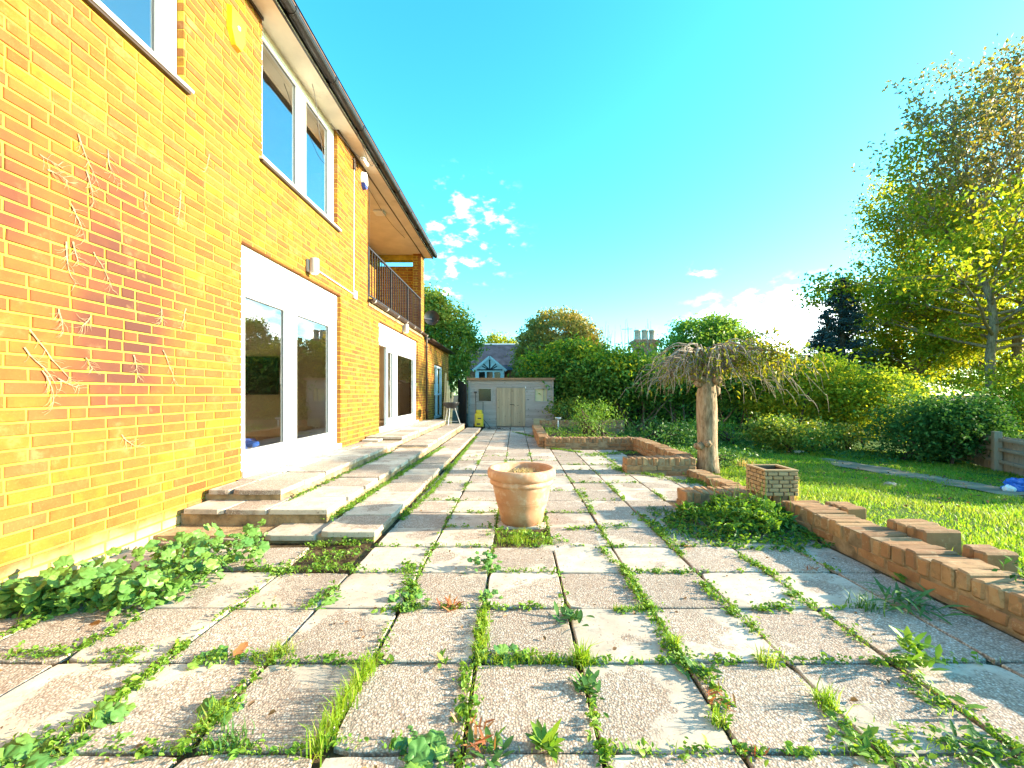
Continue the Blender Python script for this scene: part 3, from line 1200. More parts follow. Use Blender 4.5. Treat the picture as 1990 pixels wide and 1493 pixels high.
def patio_door(y0, y1, z0, z1, zp, mull, d=.06, open_leaf=False):
    xf = WX - d
    mb = MB()
    mb.cbox(xf - .05, xf, y0 + .003, y1 - .003, zp, z1 - .003, .004)          # white panel above
    ring(mb, y0 + .003, y1 - .003, z0, zp - .002, xf - .08, xf - .004, .06, .06, .06, .06)
    mb.cbox(xf - .08, xf, mull - .035, mull + .035, z0 + .06, zp - .06, .004)
    mb.cbox(xf - .06, WX + .02, y0 + .004, y1 - .004, z0 - .05, z0 + .02, .004)
    o = mb.build('patio_door', M['white'], house)
    for k, (a, b) in enumerate(((y0 + .065, mull - .037), (mull + .037, y1 - .065))):
        lf = MB()
        dx = 0
        if open_leaf and k == 0:
            a = y0 + .065 + (mull - y0) * .52
            dx = -.03
        rs = .115 if k == 0 else .185
        ring(lf, a, b, z0 + .063, zp - .063, xf - .07 + dx, xf - .012 + dx, .10, rs, .15, .085)
        lo = lf.build('door_leaf', M['white'], o)
        pane(o, a + .099, b - rs + .001, z0 + .212, zp - .148, xf - .04 + dx)
        hd = MB()
        hd.cbox(xf - .012 + dx, xf + .03 + dx, b - .055, b - .035, z0 + .95, z0 + 1.1, .004)
        hd.build('handle', M['lampgrey'], o)
    sl_ = MB()
    sl_.box(xf + .0005, xf + .003, y0 + .02, y1 - .02, zp - .012, zp - .006)
    sl_.box(xf - .003, xf + .001, mull + .036, mull + .044, z0 + .02, zp - .06)
    sl_.build('seal', M['grey_trim'], o)
    return o


patio_door(4.31, 6.75, .33, 2.75, 2.36, 5.40)
patio_door(8.66, 12.1, .37, 2.68, 2.27, 10.1, open_leaf=True)
ed = MB()
xf = WX - .06
ring(ed, 14.503, 16.297, .25, 2.197, xf - .08, xf, .09, .09, .1, .09)
ed.cbox(xf - .08, xf + .001, 15.36, 15.45, .35, 2.1, .004)
ed.cbox(xf - .07, xf - .005, 14.6, 15.36, 1.1, 1.16, .004)
ed.cbox(xf - .07, xf - .005, 15.45, 16.2, 1.1, 1.16, .004)
eo = ed.build('garden_door', M['white'], house)
pane(eo, 14.594, 15.36, .352, 2.107, xf - .04)
pane(eo, 15.45, 16.206, .352, 2.107, xf - .04)


# rooms seen through the glass (open shells)
def room(y0, y1, x0, x1, z0, z1, name):
    mb = MB()
    mb.quad((x0, y0, z0), (x0, y1, z0), (x0, y1, z1), (x0, y0, z1))
    mb.quad((x0, y1, z0), (x1, y1, z0), (x1, y1, z1), (x0, y1, z1))
    mb.quad((x1, y0, z0), (x0, y0, z0), (x0, y0, z1), (x1, y0, z1))
    mb.build(name, M['room'], house)
    c = MB()
    c.quad((x0, y0, z1), (x1, y0, z1), (x1, y1, z1), (x0, y1, z1))
    c.build('room_ceiling', M['room_white'], house)
    f = MB()
    f.quad((x0, y0, z0), (x1, y0, z0), (x1, y1, z0), (x0, y1, z0))
    f.build('room_floor', M['wood_floor'], house)


room(.5, 7.9, -6.9, -3.105, .34, 2.68, 'room_wall')
room(8.2, 12.85, -6.9, -3.105, .38, 2.66, 'room_wall')
room(13.2, 17.3, -6.5, -3.105, .26, 2.7, 'room_wall')
room(-.7, 7.9, -8.4, -3.105, 3.1, 5.36, 'room_wall')
tv = thing('television', (-4.95, 7.85, 1.16), 'black flat television on the far wall inside the nearest patio door', 'television')
mb = MB().cbox(-5.35, -4.5, 7.83, 7.88, 1.14, 1.86, .01)
mb.build('casing', M['black'], tv)
MB().quad((-5.33, 7.826, 1.16), (-4.52, 7.826, 1.16), (-4.52, 7.826, 1.84), (-5.33, 7.826, 1.84)).build('screen', M['screen'], tv)
mb = MB()
for k in range(9):
    mb.cbox(-4.35 + .12 * math.sin(k * 2.1), -3.95 + .12 * math.sin(k * 1.3), 5.2 + .14 * k, 5.36 + .14 * k, .345 + .02 * (k % 3), .41 + .03 * (k % 3), .02, Euler((.1 * (k % 2), .1, k * .9)).to_matrix())
tag(mb.build('plastic_sheet', M['blue']), 'crumpled blue plastic sheeting on the floor inside the nearest patio door', 'plastic sheet')
mb = MB()
mb.tube([(-3.35, 9.25, .40), (-3.2, 8.85, 1.3)], .018, 6)
mb.tube([(-3.6, 9.3, .40), (-3.2, 8.85, 1.3)], .018, 6)
tag(mb.build('folded_easel', M['whiteplastic']), 'slim white folding frame leaning inside the open gap of the farther patio door', 'frame')


# wall fittings
def lamp(y, z, label):
    t = thing('wall_lamp', (WX, y, z), label, 'wall lamp', 'cylinder lamps above the patio doors')
    MB().cbox(WX, WX + .035, y - .05, y + .05, z - .085, z + .085, .006).build('bracket', M['lampgrey'], t)
    mb = MB()
    mb.lathe([(.0, -.10), (.055, -.10), (.06, -.095), (.06, .095), (.055, .10), (.0, .10)], (WX + .092, y, z), 20)
    mb.build('lamp_body', M['lampgrey'], t, True)
    mb = MB()
    mb.lathe([(.045, -.112), (.045, -.101)], (WX + .092, y, z), 16)
    mb.poly([(WX + .092 + .045 * math.cos(a * math.pi / 8), y + .045 * math.sin(a * math.pi / 8), z - .112) for a in range(16)])
    mb.build('lamp_lens', M['whiteplastic'], t)


lamp(5.68, 2.91, 'grey cylinder lamp on the brick above the nearest white patio door')
lamp(10.45, 2.80, 'grey cylinder lamp under the balcony gutter above the farther patio door')
cd = thing('cable_conduit', (WX, 6.5, 3), 'thin white conduit running along and up the brick wall to a junction box', 'conduit')
mb = MB()
mb.tube([(WX + .010, 5.75, 2.93), (WX + .010, 7.25, 2.90)], .009, 6)
mb.tube([(WX + .010, 7.27, 2.96), (WX + .010, 7.29, 5.2)], .007, 6)
mb.build('pipe', M['whiteplastic'], cd)
MB().cbox(WX + .001, WX + .04, 7.24, 7.36, 2.83, 2.97, .006).build('junction_box', M['whiteplastic'], cd)
MB().cbox(WX + .001, WX + .03, 7.25, 7.33, 5.10, 5.28, .006).build('dark_box', M['brownblack'], cd)
ab = thing('alarm_box', (WX, 4.2, 4.83), 'bright yellow alarm box high on the brick wall between the upper windows', 'alarm box')
prof = [(-.115, .17), (.115, .17), (.115, -.06), (.05, -.19), (-.05, -.19), (-.115, -.06)]
mb = MB()
mb.poly([(WX + .045, 4.2 + a * .88, 4.84 + b * .93) for a, b in prof])
for k in range(6):
    a, b = prof[k], prof[(k + 1) % 6]
    mb.quad((WX, 4.2 + a[0], 4.84 + a[1]), (WX, 4.2 + b[0], 4.84 + b[1]), (WX + .045, 4.2 + b[0] * .88, 4.84 + b[1] * .93), (WX + .045, 4.2 + a[0] * .88, 4.84 + a[1] * .93))
mb.build('cover', M['alarm_yellow'], ab)
mb = MB()
mb.ball((WX + .048, 4.2, 4.86), .022, 10, 6, 0, (.4, 1, 1))
mb.build('lamp', M['whiteplastic'], ab, True)
sb = thing('siren_box', (WX, 7.72, 5.05), 'white rounded siren box with a blue base at the corner of the balcony', 'alarm box')
prof = [(.10 * math.cos(a), .17 * math.sin(a)) for a in np.linspace(0, 2 * math.pi, 20, endpoint=False)]
for nm, mt, lo, hi in (('cover', 'whiteplastic', -.075, .2), ('blue_base', 'bluelens', -.2, -.0755)):
    mb = MB()
    pr = [(a, min(max(b, lo), hi)) for a, b in prof]
    mb.poly([(WX + .07, 7.72 + a * .85, 5.12 + b * .9) for a, b in pr])
    for k in range(20):
        a, b = pr[k], pr[(k + 1) % 20]
        mb.quad((WX, 7.72 + a[0], 5.12 + a[1]), (WX, 7.72 + b[0], 5.12 + b[1]), (WX + .07, 7.72 + b[0] * .85, 5.12 + b[1] * .9), (WX + .07, 7.72 + a[0] * .85, 5.12 + a[1] * .9))
    mb.build(nm, M[mt], sb)
fl = thing('floodlight', (-2.70, 7.4, 5.38), 'small white floodlight under the eave beside the gutter', 'floodlight')
MB().cbox(-2.75, -2.66, 7.30, 7.52, 5.27, 5.34, .012, Euler((0, .5, 0)).to_matrix()).build('head', M['whiteplastic'], fl)
MB().box(-2.72, -2.70, 7.38, 7.42, 5.33, 5.384).build('stem', M['whiteplastic'], fl)
mb = MB()
for (a, b, c, sg) in (((-2.83, 6.35, 5.30), (-2.72, 6.9, 5.1), (-2.6, 7.5, 5.36), .12), ((-2.55, 6.6, 5.36), (-2.5, 7.2, 5.0), (-2.6, 7.55, 5.36), .1),
                      ((-2.83, 6.9, 5.3), (-2.80, 7.1, 5.12), (-2.83, 7.3, 5.34), .1), ((-2.82, 7.95, 5.36), (-2.82, 7.99, 4.2), (-2.82, 8.0, 3.05), .05),
                      ((-3.0, 8.2, 5.37), (-3.1, 9.4, 5.30), (-3.0, 11.2, 5.36), .05), ((-2.75, 5.6, 5.35), (-2.78, 5.9, 4.9), (-2.79, 6.0, 4.55), .1)):
    a, b, c = Vector(a), Vector(b), Vector(c)
    pts = []
    for i in range(11):
        t = i / 10
        pts.append(a * (1 - t) ** 2 + b * 2 * t * (1 - t) + c * t ** 2 + Vector((0, .02 * math.sin(9 * t), .02 * math.sin(7 * t))))
    mb.tube(pts, .005, 5)
tag(mb.build('loose_cable', M['cable']), 'loose dark cables hanging from the eave and gutter by the balcony', 'cable')
cl_ = thing('ceiling_lamp', (-3.35, 9.6, 5.38), 'small pale square lamp on the balcony ceiling', 'ceiling lamp')
MB().cbox(-3.28, -3.05, 9.5, 9.75, 5.335, 5.384, .008).build('housing', M['whiteplastic'], cl_)
dish = thing('satellite_dish', (-2.75, 13.05, 3.6), 'dark grey satellite dish on the end of the brick pier', 'satellite dish')
mb = MB()
mb.lathe([(.0, .0), (.10, .010), (.19, .04), (.24, .065)], (0, 0, 0), 24)
o = mb.build('reflector', M['black'], dish, True, (-2.66, 13.15, 3.55))
o.rotation_euler = (R(85), 0, R(12))
mb = MB()
mb.tube([(-2.85, 13.0, 3.5), (-2.66, 13.15, 3.52)], .018, 6)
mb.tube([(-2.66, 13.15, 3.35), (-2.45, 13.0, 3.45)], .012, 6)
mb.build('arm', M['slate'], dish)

# dead creeper stems clinging to the wall
dv = thing('dead_creeper', (WX, 3, 1.5), 'dry pale remnants of a climbing plant clinging to the brick wall', 'dead plant')
mb = MB()
for (px, py, ang, ln) in [(150, 260, 75, .32), (165, 330, 70, .2), (208, 290, 100, .22), (75, 300, 15, .12), (90, 330, -10, .12), (135, 395, 60, .22), (127, 470, 88, .26),
                          (140, 470, 95, .14), (180, 490, 62, .26), (112, 600, 80, .14), (55, 640, 55, .42), (45, 675, 60, .3), (80, 720, 60, .24), (110, 735, 45, .14), (258, 690, 75, .16),
                          (312, 600, 80, .12), (315, 680, 72, .3), (175, 615, 110, .1), (165, 695, 60, .1), (235, 845, 60, .16), (360, 600, 110, .18), (405, 300, 100, .2), (350, 370, 88, .3), (280, 370, 70, .16)]:
    y = F * -WX / (CX - px)
    z = CAMZ + (CY - py) * y / F
    a = R(ang)
    mb = MB()
    p = Vector((WX + .006, y, z))
    pts = [p.copy()]
    for i in range(6):
        a += random.uniform(-.25, .25)
        p = p + Vector((random.uniform(-.003, .004), math.cos(a) * ln / 6, -math.sin(a) * ln / 6))
        p.x = max(WX + .004, min(WX + .02, p.x))
        pts.append(p.copy())
        for s_ in range(2):
            b = a + random.choice((-1, 1)) * random.uniform(.4, 1.3)
            q = p + Vector((0, math.cos(b), -math.sin(b))) * random.uniform(.02, .06)
            q2 = q + Vector((0, math.cos(b + .4), -math.sin(b + .4))) * random.uniform(.01, .04)
            mb.tube([p, q, q2], [.0012, .0009, .0005], 4, False)
    mb.tube(pts, [random.uniform(.003, .0055), .004, .003, .0028, .002, .0016, .0007], 5)
    mb.build('stem', M['deadwood'], dv)

# ------------------------------------------------------------------ terracotta pot
PX, PY = .055, 3.76
pot = thing('terracotta_pot', (PX, PY, 0), 'big round terracotta pot standing in the middle of the patio', 'plant pot')
mb = MB()
mb.lathe([(.0, .004), (.17, .0), (.186, .01), (.215, .13), (.232, .195), (.2345, .198), (.232, .203), (.2355, .206), (.238, .215), (.262, .335), (.268, .350), (.284, .356), (.288, .372),
          (.284, .388), (.276, .396), (.290, .402), (.303, .412), (.309, .435), (.308, .462), (.302, .482), (.290, .494), (.272, .492), (.262, .478), (.258, .43), (.252, .38)], (PX, PY, 0), 72, .004)
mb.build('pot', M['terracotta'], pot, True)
mb = MB()
mb.lathe([(.257, .40), (.18, .425), (.09, .43), (.0, .445)], (PX, PY, 0), 24)
mb.build('soil', M['soil'], pot, True)
P = np.stack([PX + RNG.normal(0, .08, 260), PY + RNG.normal(0, .09, 260), np.full(260, .43)], 1)
P = P[((P[:, 0] - PX) ** 2 + (P[:, 1] - PY) ** 2) < .21 ** 2]
V, T = blade_arrays(P, .05, .0022, 1.6, .8)
o = bpy.data.objects.new('dry_grass', npmesh('dry_grass', V, T, M['dry']))
link(o, pot)['kind'] = 'stuff'


# ------------------------------------------------------------------ garden walls
def garden_wall(label, x0, x1, y0, y1, z0, z1, along, worn=.008, low=None):
    """low brick wall: stretcher courses under a coping of bricks on edge"""
    t = thing('garden_wall', ((x0 + x1) / 2, (y0 + y1) / 2, z0), label, 'garden wall')
    core = MB()
    cz = z1 - .115
    e = .010
    core.box(x0 + e, x1 - e, y0 + e, y1 - e, z0 - .1, z1 - .019)
    core_o = core.build('mortar_core', M['garden_mortar'], t)
    a0, a1 = (y0, y1) if along == 'y' else (x0, x1)
    b0, b1 = (x0, x1) if along == 'y' else (y0, y1)

    def put(u0, u1, v0, v1, za, zb, rz=.02):
        if along == 'y':
            bx = (v0, v1, u0, u1)
        else:
            bx = (u0, u1, v0, v1)
        c = ((bx[0] + bx[1]) / 2, (bx[2] + bx[3]) / 2, (za + zb) / 2)
        m = MB()
        m.cbox(bx[0] - c[0], bx[1] - c[0], bx[2] - c[1], bx[3] - c[1], za - c[2], zb - c[2], random.uniform(.005, .014), Euler((random.uniform(-rz, rz), random.uniform(-rz, rz), random.uniform(-rz, rz))).to_matrix(), .0055)
        m.build('brick', M['garden_brick'], t, loc=(c[0] + random.uniform(-worn, worn), c[1] + random.uniform(-worn, worn), c[2] + random.uniform(-worn, worn * .4)))
    u = a0
    while u < a1 - .03:
        wd = random.uniform(.064, .072)
        put(u, min(u + wd, a1), b0 + random.uniform(0, .006), b1 - random.uniform(0, .02), cz + .004, z1 - random.choice((0, 0, 0, .006, .012)), .035)
        u += wd + .009
    zc = cz
    k = 0
    while zc > z0 + .01:
        zb = zc - .006
        za = max(zb - .066, z0 - .02)
        u = a0 - (.11 if k % 2 else 0)
        while u < a1 - .02:
            q0, q1 = max(u, a0), min(u + .215, a1)
            if q1 - q0 > .03:
                put(q0, q1, b0 + .004, b0 + .104, za, zb, .012)
                put(q0, q1, b1 - .104, b1 - .004, za, zb, .012)
            u += .226
        zc = za - .004
        k += 1
    return t


garden_wall('long low brick wall between patio and lawn, running towards the camera on the right', 2.41, 2.70, .9, 3.78, 0, .20, 'y')
garden_wall('short brick return wall under the square planter, turning in towards the patio', 1.66, 2.72, 4.02, 4.28, 0, .205, 'x')
garden_wall('low brick wall with a square end, facing the camera just left of the weeping tree trunk', 1.60, 2.62, 5.98, 6.24, -.02, .235, 'x')
garden_wall('brick wall running straight back beside the lawn, behind the wall left of the tree trunk', 2.45, 2.70, 6.26, 8.68, -.02, .24, 'y')
garden_wall('low brick wall closing the near side of the overgrown flower bed', .62, 2.70, 8.70, 8.95, -.02, .235, 'x')
garden_wall('brick edging along the patio side of the flower bed, leading to the shed', .50, .74, 8.97, 12.3, 0, .235, 'y')
garden_wall('brick wall at the far side of the flower bed beside the shed', .76, 3.4, 12.9, 13.15, 0, .33, 'x')
garden_wall('crumbling knee of low brickwork between the planter and the tree trunk', 2.44, 2.66, 4.60, 5.90, -.05, .10, 'y', .014)
# brick stubs leaning on the lawn side of the long wall
for (x0, x1, y0, y1, z1, lab) in ((2.71, 2.98, 2.74, 3.02, .245, 'larger brick stub jutting from the lawn side of the long wall'),
                                  (2.71, 2.93, 2.40, 2.58, .235, 'nearest brick stub jutting from the lawn side of the long wall, half overgrown'),
                                  (2.71, 2.92, 3.42, 3.62, .215, 'weedy brick stub on the lawn side of the long wall, close to the planter')):
    t = thing('brick_stub', ((x0 + x1) / 2, (y0 + y1) / 2, .1), lab, 'brick stub')
    y = y0
    while y < y1 - .03:
        m = MB()
        m.cbox(x0 + random.uniform(0, .02), x1 - random.uniform(0, .03), y, y + .068, -.02, z1, .012, Euler((random.uniform(-.04, .04), random.uniform(-.02, .02), random.uniform(-.03, .03))).to_matrix(), .003)
        m.build('brick', M['garden_brick'], t)
        y += .077

# square brick planter
pl = thing('brick_planter', (2.47, 4.02, .205), 'square planter of small pale bricks standing on the end of the low wall', 'planter')
x0, x1, y0, y1, z0, z1 = 2.315, 2.625, 3.845, 4.165, .208, .445
mb = MB()
e = .008
mb.box(x0 + e, x1 - e, y0 + e, y0 + .03, z0, z1 - .012)
mb.box(x0 + e, x1 - e, y1 - .03, y1 - e, z0, z1 - .012)
mb.box(x0 + e, x0 + .03, y0 + .0305, y1 - .0305, z0, z1 - .012)
mb.box(x1 - .03, x1 - e, y0 + .0305, y1 - .0305, z0, z1 - .012)
mb.build('liner', M['planter_mortar'], pl)
mb = MB()
ring2 = [(x0, x1, y0, y0 + .035), (x0, x1, y1 - .035, y1), (x0, x0 + .035, y0 + .0355, y1 - .0355), (x1 - .035, x1, y0 + .0355, y1 - .0355)]
for q in ring2:
    mb.cbox(q[0] - .003, q[1] + .003, q[2], q[3], z1 - .0115, z1 + .006, .003)
mb.build('rim', M['planter_brick'], pl)
MB().box(x0 + .031, x1 - .031, y0 + .031, y1 - .031, z0, z1 - .06).build('soil', M['soil'], pl)
for side in range(4):
    u0, u1 = (x0, x1) if side < 2 else (y0, y1)
    for q in courses(u0 + .002, u1 - .002, z0 + .002, z1 - .016, [], 0, .098, .0375):
        m = MB()
        if side == 0:
            Pq = lambda u, v, d: (u, y0 + .006 - d, v)
        elif side == 1:
            Pq = lambda u, v, d: (u, y1 - .006 + d, v)
        elif side == 2:
            Pq = lambda u, v, d: (x0 + .006 - d, u, v)
        else:
            Pq = lambda u, v, d: (x1 - .006 + d, u, v)
        brick_geo(m, q[0], q[1], q[2], q[3] + .005, Pq, .012, .003, .008 + random.uniform(-.0015, .0015))
        m.build('brick', M['planter_brick'], pl)

# ------------------------------------------------------------------ shed and things around it
SY = 14.3
sx0, sx1, sz1 = -1.62, 1.30, 1.66
shed = thing('garden_shed', (-.16, SY + .9, 0), 'weathered grey wooden shed with double doors and two small windows', 'shed')
wops = [(-1.30, -.83, .88, 1.34), (.66, 1.10, .88, 1.34), (-.66, .34, .03, 1.36)]
bd = .098
z = .02
k = 0
while z < sz1 - .03:
    for q in subtract((sx0, sx1, z, min(z + bd - .004, sz1)), wops):
        m = MB()
        m.v = [(q[0], SY, q[2]), (q[1], SY, q[2]), (q[1], SY + .02, q[2]), (q[0], SY + .02, q[2]), (q[0], SY + .014, q[3]), (q[1], SY + .014, q[3]), (q[1], SY + .02, q[3]), (q[0], SY + .02, q[3])]
        m.f = [(0, 3, 2, 1), (4, 5, 6, 7), (0, 1, 5, 4), (1, 2, 6, 5), (2, 3, 7, 6), (3, 0, 4, 7)]
        m.build('board', M['shed_wood'], shed)
    z += bd
mb = MB()
mb.box(sx0, sx0 + .03, SY + .021, SY + 1.8, 0, sz1)
mb.box(sx1 - .03, sx1, SY + .021, SY + 1.8, 0, sz1)
mb.box(sx0 + .031, sx1 - .031, SY + 1.77, SY + 1.8, 0, 1.5)
mb.build('side_wall', M['shed_wood'], shed)
MB().box(sx0 + .03, sx1 - .03, SY + .03, SY + 1.76, .0, .02).build('floor', M['shed_wood'], shed)
rf = MB()
rf.v = [(sx0 - .06, SY - .06, sz1 + .005), (sx1 + .06, SY - .06, sz1 + .005), (sx1 + .06, SY + 1.9, sz1 - .15), (sx0 - .06, SY + 1.9, sz1 - .15)]
rf.v += [(a, b, c + .03) for a, b, c in rf.v]
rf.f = [(0, 3, 2, 1), (4, 5, 6, 7), (0, 1, 5, 4), (1, 2, 6, 5), (2, 3, 7, 6), (3, 0, 4, 7)]
rf.build('roof', M['darkfence'], shed)
MB().box(sx0 - .06, sx1 + .06, SY - .085, SY - .0605, sz1 - .035, sz1 + .04).build('fascia_board', M['shed_edge'], shed)
for a in (sx0 - .01, sx1 - .045):
    MB().box(a, a + .055, SY - .022, SY - .002, .02, sz1 - .037).build('corner_board', M['shed_wood'], shed)
for d, (a, b) in enumerate(((-.655, -.165), (-.155, .335))):
    dm = bpy.data.objects.new('door', None)
    link(dm, shed)
    n = 5
    for i in range(n):
        u0 = a + (b - a) * i / n
        MB().cbox(u0 + .0015, u0 + (b - a) / n - .0015, SY - .012 + random.uniform(-.002, .002), SY + .012, .035, 1.355, .003).build('plank', M['shed_door'], dm)
hd = MB()
hd.tube([(-.20, SY - .03, .78), (-.05, SY - .035, .775), (-.05, SY - .035, .74)], .011, 6)
hd.build('latch', M['iron'], shed)
MB().box(.33, .355, SY - .016, SY - .006, 1.34, 1.40).build('hinge', M['whiteplastic'], shed)
for (a, b, c, d, mt) in ((-1.30, -.83, .88, 1.34, 'screen'), (.66, 1.10, .88, 1.34, 'cream')):
    fr = MB()
    for q in ((a - .01, a + .02, c, d), (b - .02, b + .01, c, d), (a + .0205, b - .0205, c - .01, c + .02), (a + .0205, b - .0205, d - .02, d + .01)):
        fr.box(q[0], q[1], SY - .014, SY + .03, q[2], q[3])
    if mt == 'cream':
        fr.box(b - .14, b - .125, SY - .01, SY + .02, c + .021, d - .021)
    fo = fr.build('window', M['shed_wood'], shed)
    if mt == 'cream':
        M['cream'] = simple('cream_blind', (.55, .47, .28), .6, .08, 4, .05)
    q = MB()
    q.quad((a + .02, SY + .04, c + .02), (b - .02, SY + .04, c + .02), (b - .02, SY + .04, d - .02), (a + .02, SY + .04, d - .02))
    q.build('pane', M[mt], fo)

# dark feather-edge fence between house and shed
df = thing('dark_fence', (-2.0, 14.8, 0), 'dark slatted fence panel in the gap between house and shed', 'fence')
p0, p1 = Vector((-1.66, 14.0, 0)), Vector((-2.40, 17.3, 0))
n = 26
for i in range(n):
    a, b = p0.lerp(p1, i / n), p0.lerp(p1, (i + .93) / n)
    m = MB()
    nrm_ = Vector((-(p1 - p0).y, (p1 - p0).x, 0)).normalized() * .012
    h = 1.45 + .012 * i
    m.v = [tuple(a - nrm_), tuple(b - nrm_), tuple(b + nrm_), tuple(a + nrm_)]
    m.v += [(x, y, h) for x, y, _ in m.v]
    m.f = [(0, 3, 2, 1), (4, 5, 6, 7), (0, 1, 5, 4), (1, 2, 6, 5), (2, 3, 7, 6), (3, 0, 4, 7)]
    m.build('slat', M['darkfence'], df)

# kettle barbecue
bx, by = -1.93, 12.35
bq = thing('kettle_barbecue', (bx, by, .2), 'black kettle barbecue on splayed legs at the end of the raised step by the house', 'barbecue')
mb = MB()
mb.lathe([(.0, .55), (.12, .56), (.21, .63), (.25, .72), (.255, .735), (.24, .735), (.20, .65), (.0, .60)], (bx, by, .16), 24)
mb.build('bowl', M['barrel'], bq, True)
for a in (.4, 2.5, 4.6):
    MB().tube([(bx + .12 * math.cos(a), by + .12 * math.sin(a), .74), (bx + .30 * math.cos(a), by + .30 * math.sin(a), .2)], .013, 6).build('leg', M['steel'], bq)
MB().tube([(bx - .20, by, .33), (bx + .2, by, .33)], .008, 6).build('brace', M['steel'], bq)
sk = thing('wooden_post_stack', (-2.15, 12.6, .2), 'bundle of pale timber offcuts leaning behind the black barbecue', 'timber')
for i, (dx, h, tx) in enumerate(((0, 1.35, .02), (.07, 1.2, -.04), (.14, 1.0, .05), (-.08, 1.6, .03))):
    m = MB().cbox(-2.15 + dx, -2.10 + dx, 12.8 + .03 * i, 12.83 + .03 * i, .2, .2 + h, .003, Euler((-.06, tx, 0)).to_matrix())
    m.build('batten', M['crate_wood'], sk)
# pressure washer
wx_, wy_ = -1.21, 13.75
pw = thing('pressure_washer', (wx_, wy_, 0), 'yellow and black pressure washer standing in front of the shed', 'pressure washer')
mb = MB()
mb.cbox(wx_ - .14, wx_ + .14, wy_ - .12, wy_ + .12, .06, .50, .03)
mb.cbox(wx_ - .10, wx_ + .10, wy_ - .10, wy_ + .10, .48, .62, .03)
mb.build('body', M['yellow'], pw)
mb = MB()
mb.tube([(wx_ - .12, wy_ + .1, .5), (wx_ - .12, wy_ + .14, .88), (wx_ + .12, wy_ + .14, .88), (wx_ + .12, wy_ + .1, .5)], .014, 6)
mb.build('handle', M['black'], pw)
for s in (-1, 1):
    mb = MB()
    mb.tube([(wx_ + s * .15, wy_ + .08, .08), (wx_ + s * .19, wy_ + .08, .08)], .08, 14)
    mb.build('wheel', M['black'], pw)
MB().cbox(wx_ - .07, wx_ + .05, wy_ - .128, wy_ - .1195, .13, .18, .004).build('vent', M['black'], pw)
MB().cbox(wx_ - .04, wx_ + .08, wy_ - .128, wy_ - .1195, .32, .36, .004).build('panel', M['black'], pw)
mb = MB()
pts = [(wx_ + .15, wy_ - .02, .3)]
for i in range(60):
    t = i / 59
    a = t * 14
    pts.append((wx_ + .25 + t * .75 + .12 * math.cos(a), wy_ - .1 + .12 * math.sin(a) - t * .2, .012 + .25 * max(0, .12 - t) + .012 * (i % 3 == 0)))
mb.tube(pts, .009, 5)
mb.build('hose', M['dry'] if False else M['brownblack'], pw)
br = thing('garden_spade', (-1.45, 14.1, 0), 'long handled garden tool leaning on the left end of the shed', 'garden tool')
MB().tube([(-1.32, 13.98, .05), (-1.38, 14.24, 1.2)], .014, 6).build('shaft', M['brownblack'], br)
MB().cbox(-1.43, -1.33, 14.225, 14.26, 1.17, 1.23, .006).build('grip', M['brownblack'], br)
cr = thing('slatted_crate', (.78, 13.6, 0), 'small pale slatted wooden crate standing by the right corner of the shed', 'crate')
for z in (.16, .20, .24, .28, .32, .36):
    MB().box(.60, .97, 13.45, 13.462, z - .06, z - .035).build('slat', M['crate_wood'], cr)
for x in (.60, .95):
    for y in (13.463, 13.72):
        MB().box(x - .005, x + .025, y, y + .025, .0, .33).build('corner_post', M['crate_wood'], cr)
MB().box(.6, .97, 13.75, 13.762, .05, .33).build('back_panel', M['crate_wood'], cr)
bt = thing('bird_bath', (1.32, 13.3, .1), 'pale bird bath dish on a thin stem beside the shed', 'bird bath')
mb = MB()
mb.lathe([(.05, .0), (.03, .02), (.022, .25), (.03, .27)], (1.28, 12.5, .1), 10)
mb.build('stem', M['bagwhite'], bt)
mb = MB()
mb.lathe([(.0, .262), (.05, .27), (.09, .31), (.10, .335), (.09, .335), (.05, .29), (.0, .28)], (1.28, 12.5, .1), 16)
mb.build('bowl', M['bagwhite'], bt, True)
m = MB()
m.cbox(-2.80, -2.50, 7.55, 7.78, .282, .315, .004)
tag(m.build('loose_slab', M['pale_stone']), 'loose pale stone slab lying on the top step beside the wall between the patio doors', 'slab')
m = MB()
m.ball((5.02, 5.55, float(lz(5.02, 5.55)) + .03), .075, 10, 6, .15, (1.1, .8, .6))
tag(m.build('stone', M['stone']), 'single rough brown stone lying on the lawn', 'stone')
m = MB()
m.ball((6.7, 9.9, float(lz(6.7, 9.9)) + .03), .13, 10, 6, .15, (1.5, .7, .35))
tag(m.build('pale_rock', M['pale_stone']), 'pale flat rock at the foot of the dark shrub beyond the lawn', 'rock')
# bags at the right edge
bg_ = thing('blue_bag', (6.6, 5.5, float(lz(6.6, 5.5))), 'crumpled blue plastic bag lying at the far right beside the path', 'bag')
mb = MB()
zb = float(lz(6.7, 5.6))
for k in range(5):
    mb.ball((6.66 + .09 * k, 5.55 + .05 * (k % 2), zb + .07 + .05 * (k % 2)), .085, 12, 8, .22, (1.3, 1, .8))
mb.build('sheet', M['blue'], bg_)
mb = MB()
mb.ball((6.55, 5.50, zb + .06), .065, 12, 8, .24, (1.0, .8, .9))
tag(mb.build('white_bag', M['bagwhite']), 'small crumpled white bag lying against the blue bag by the path', 'bag')

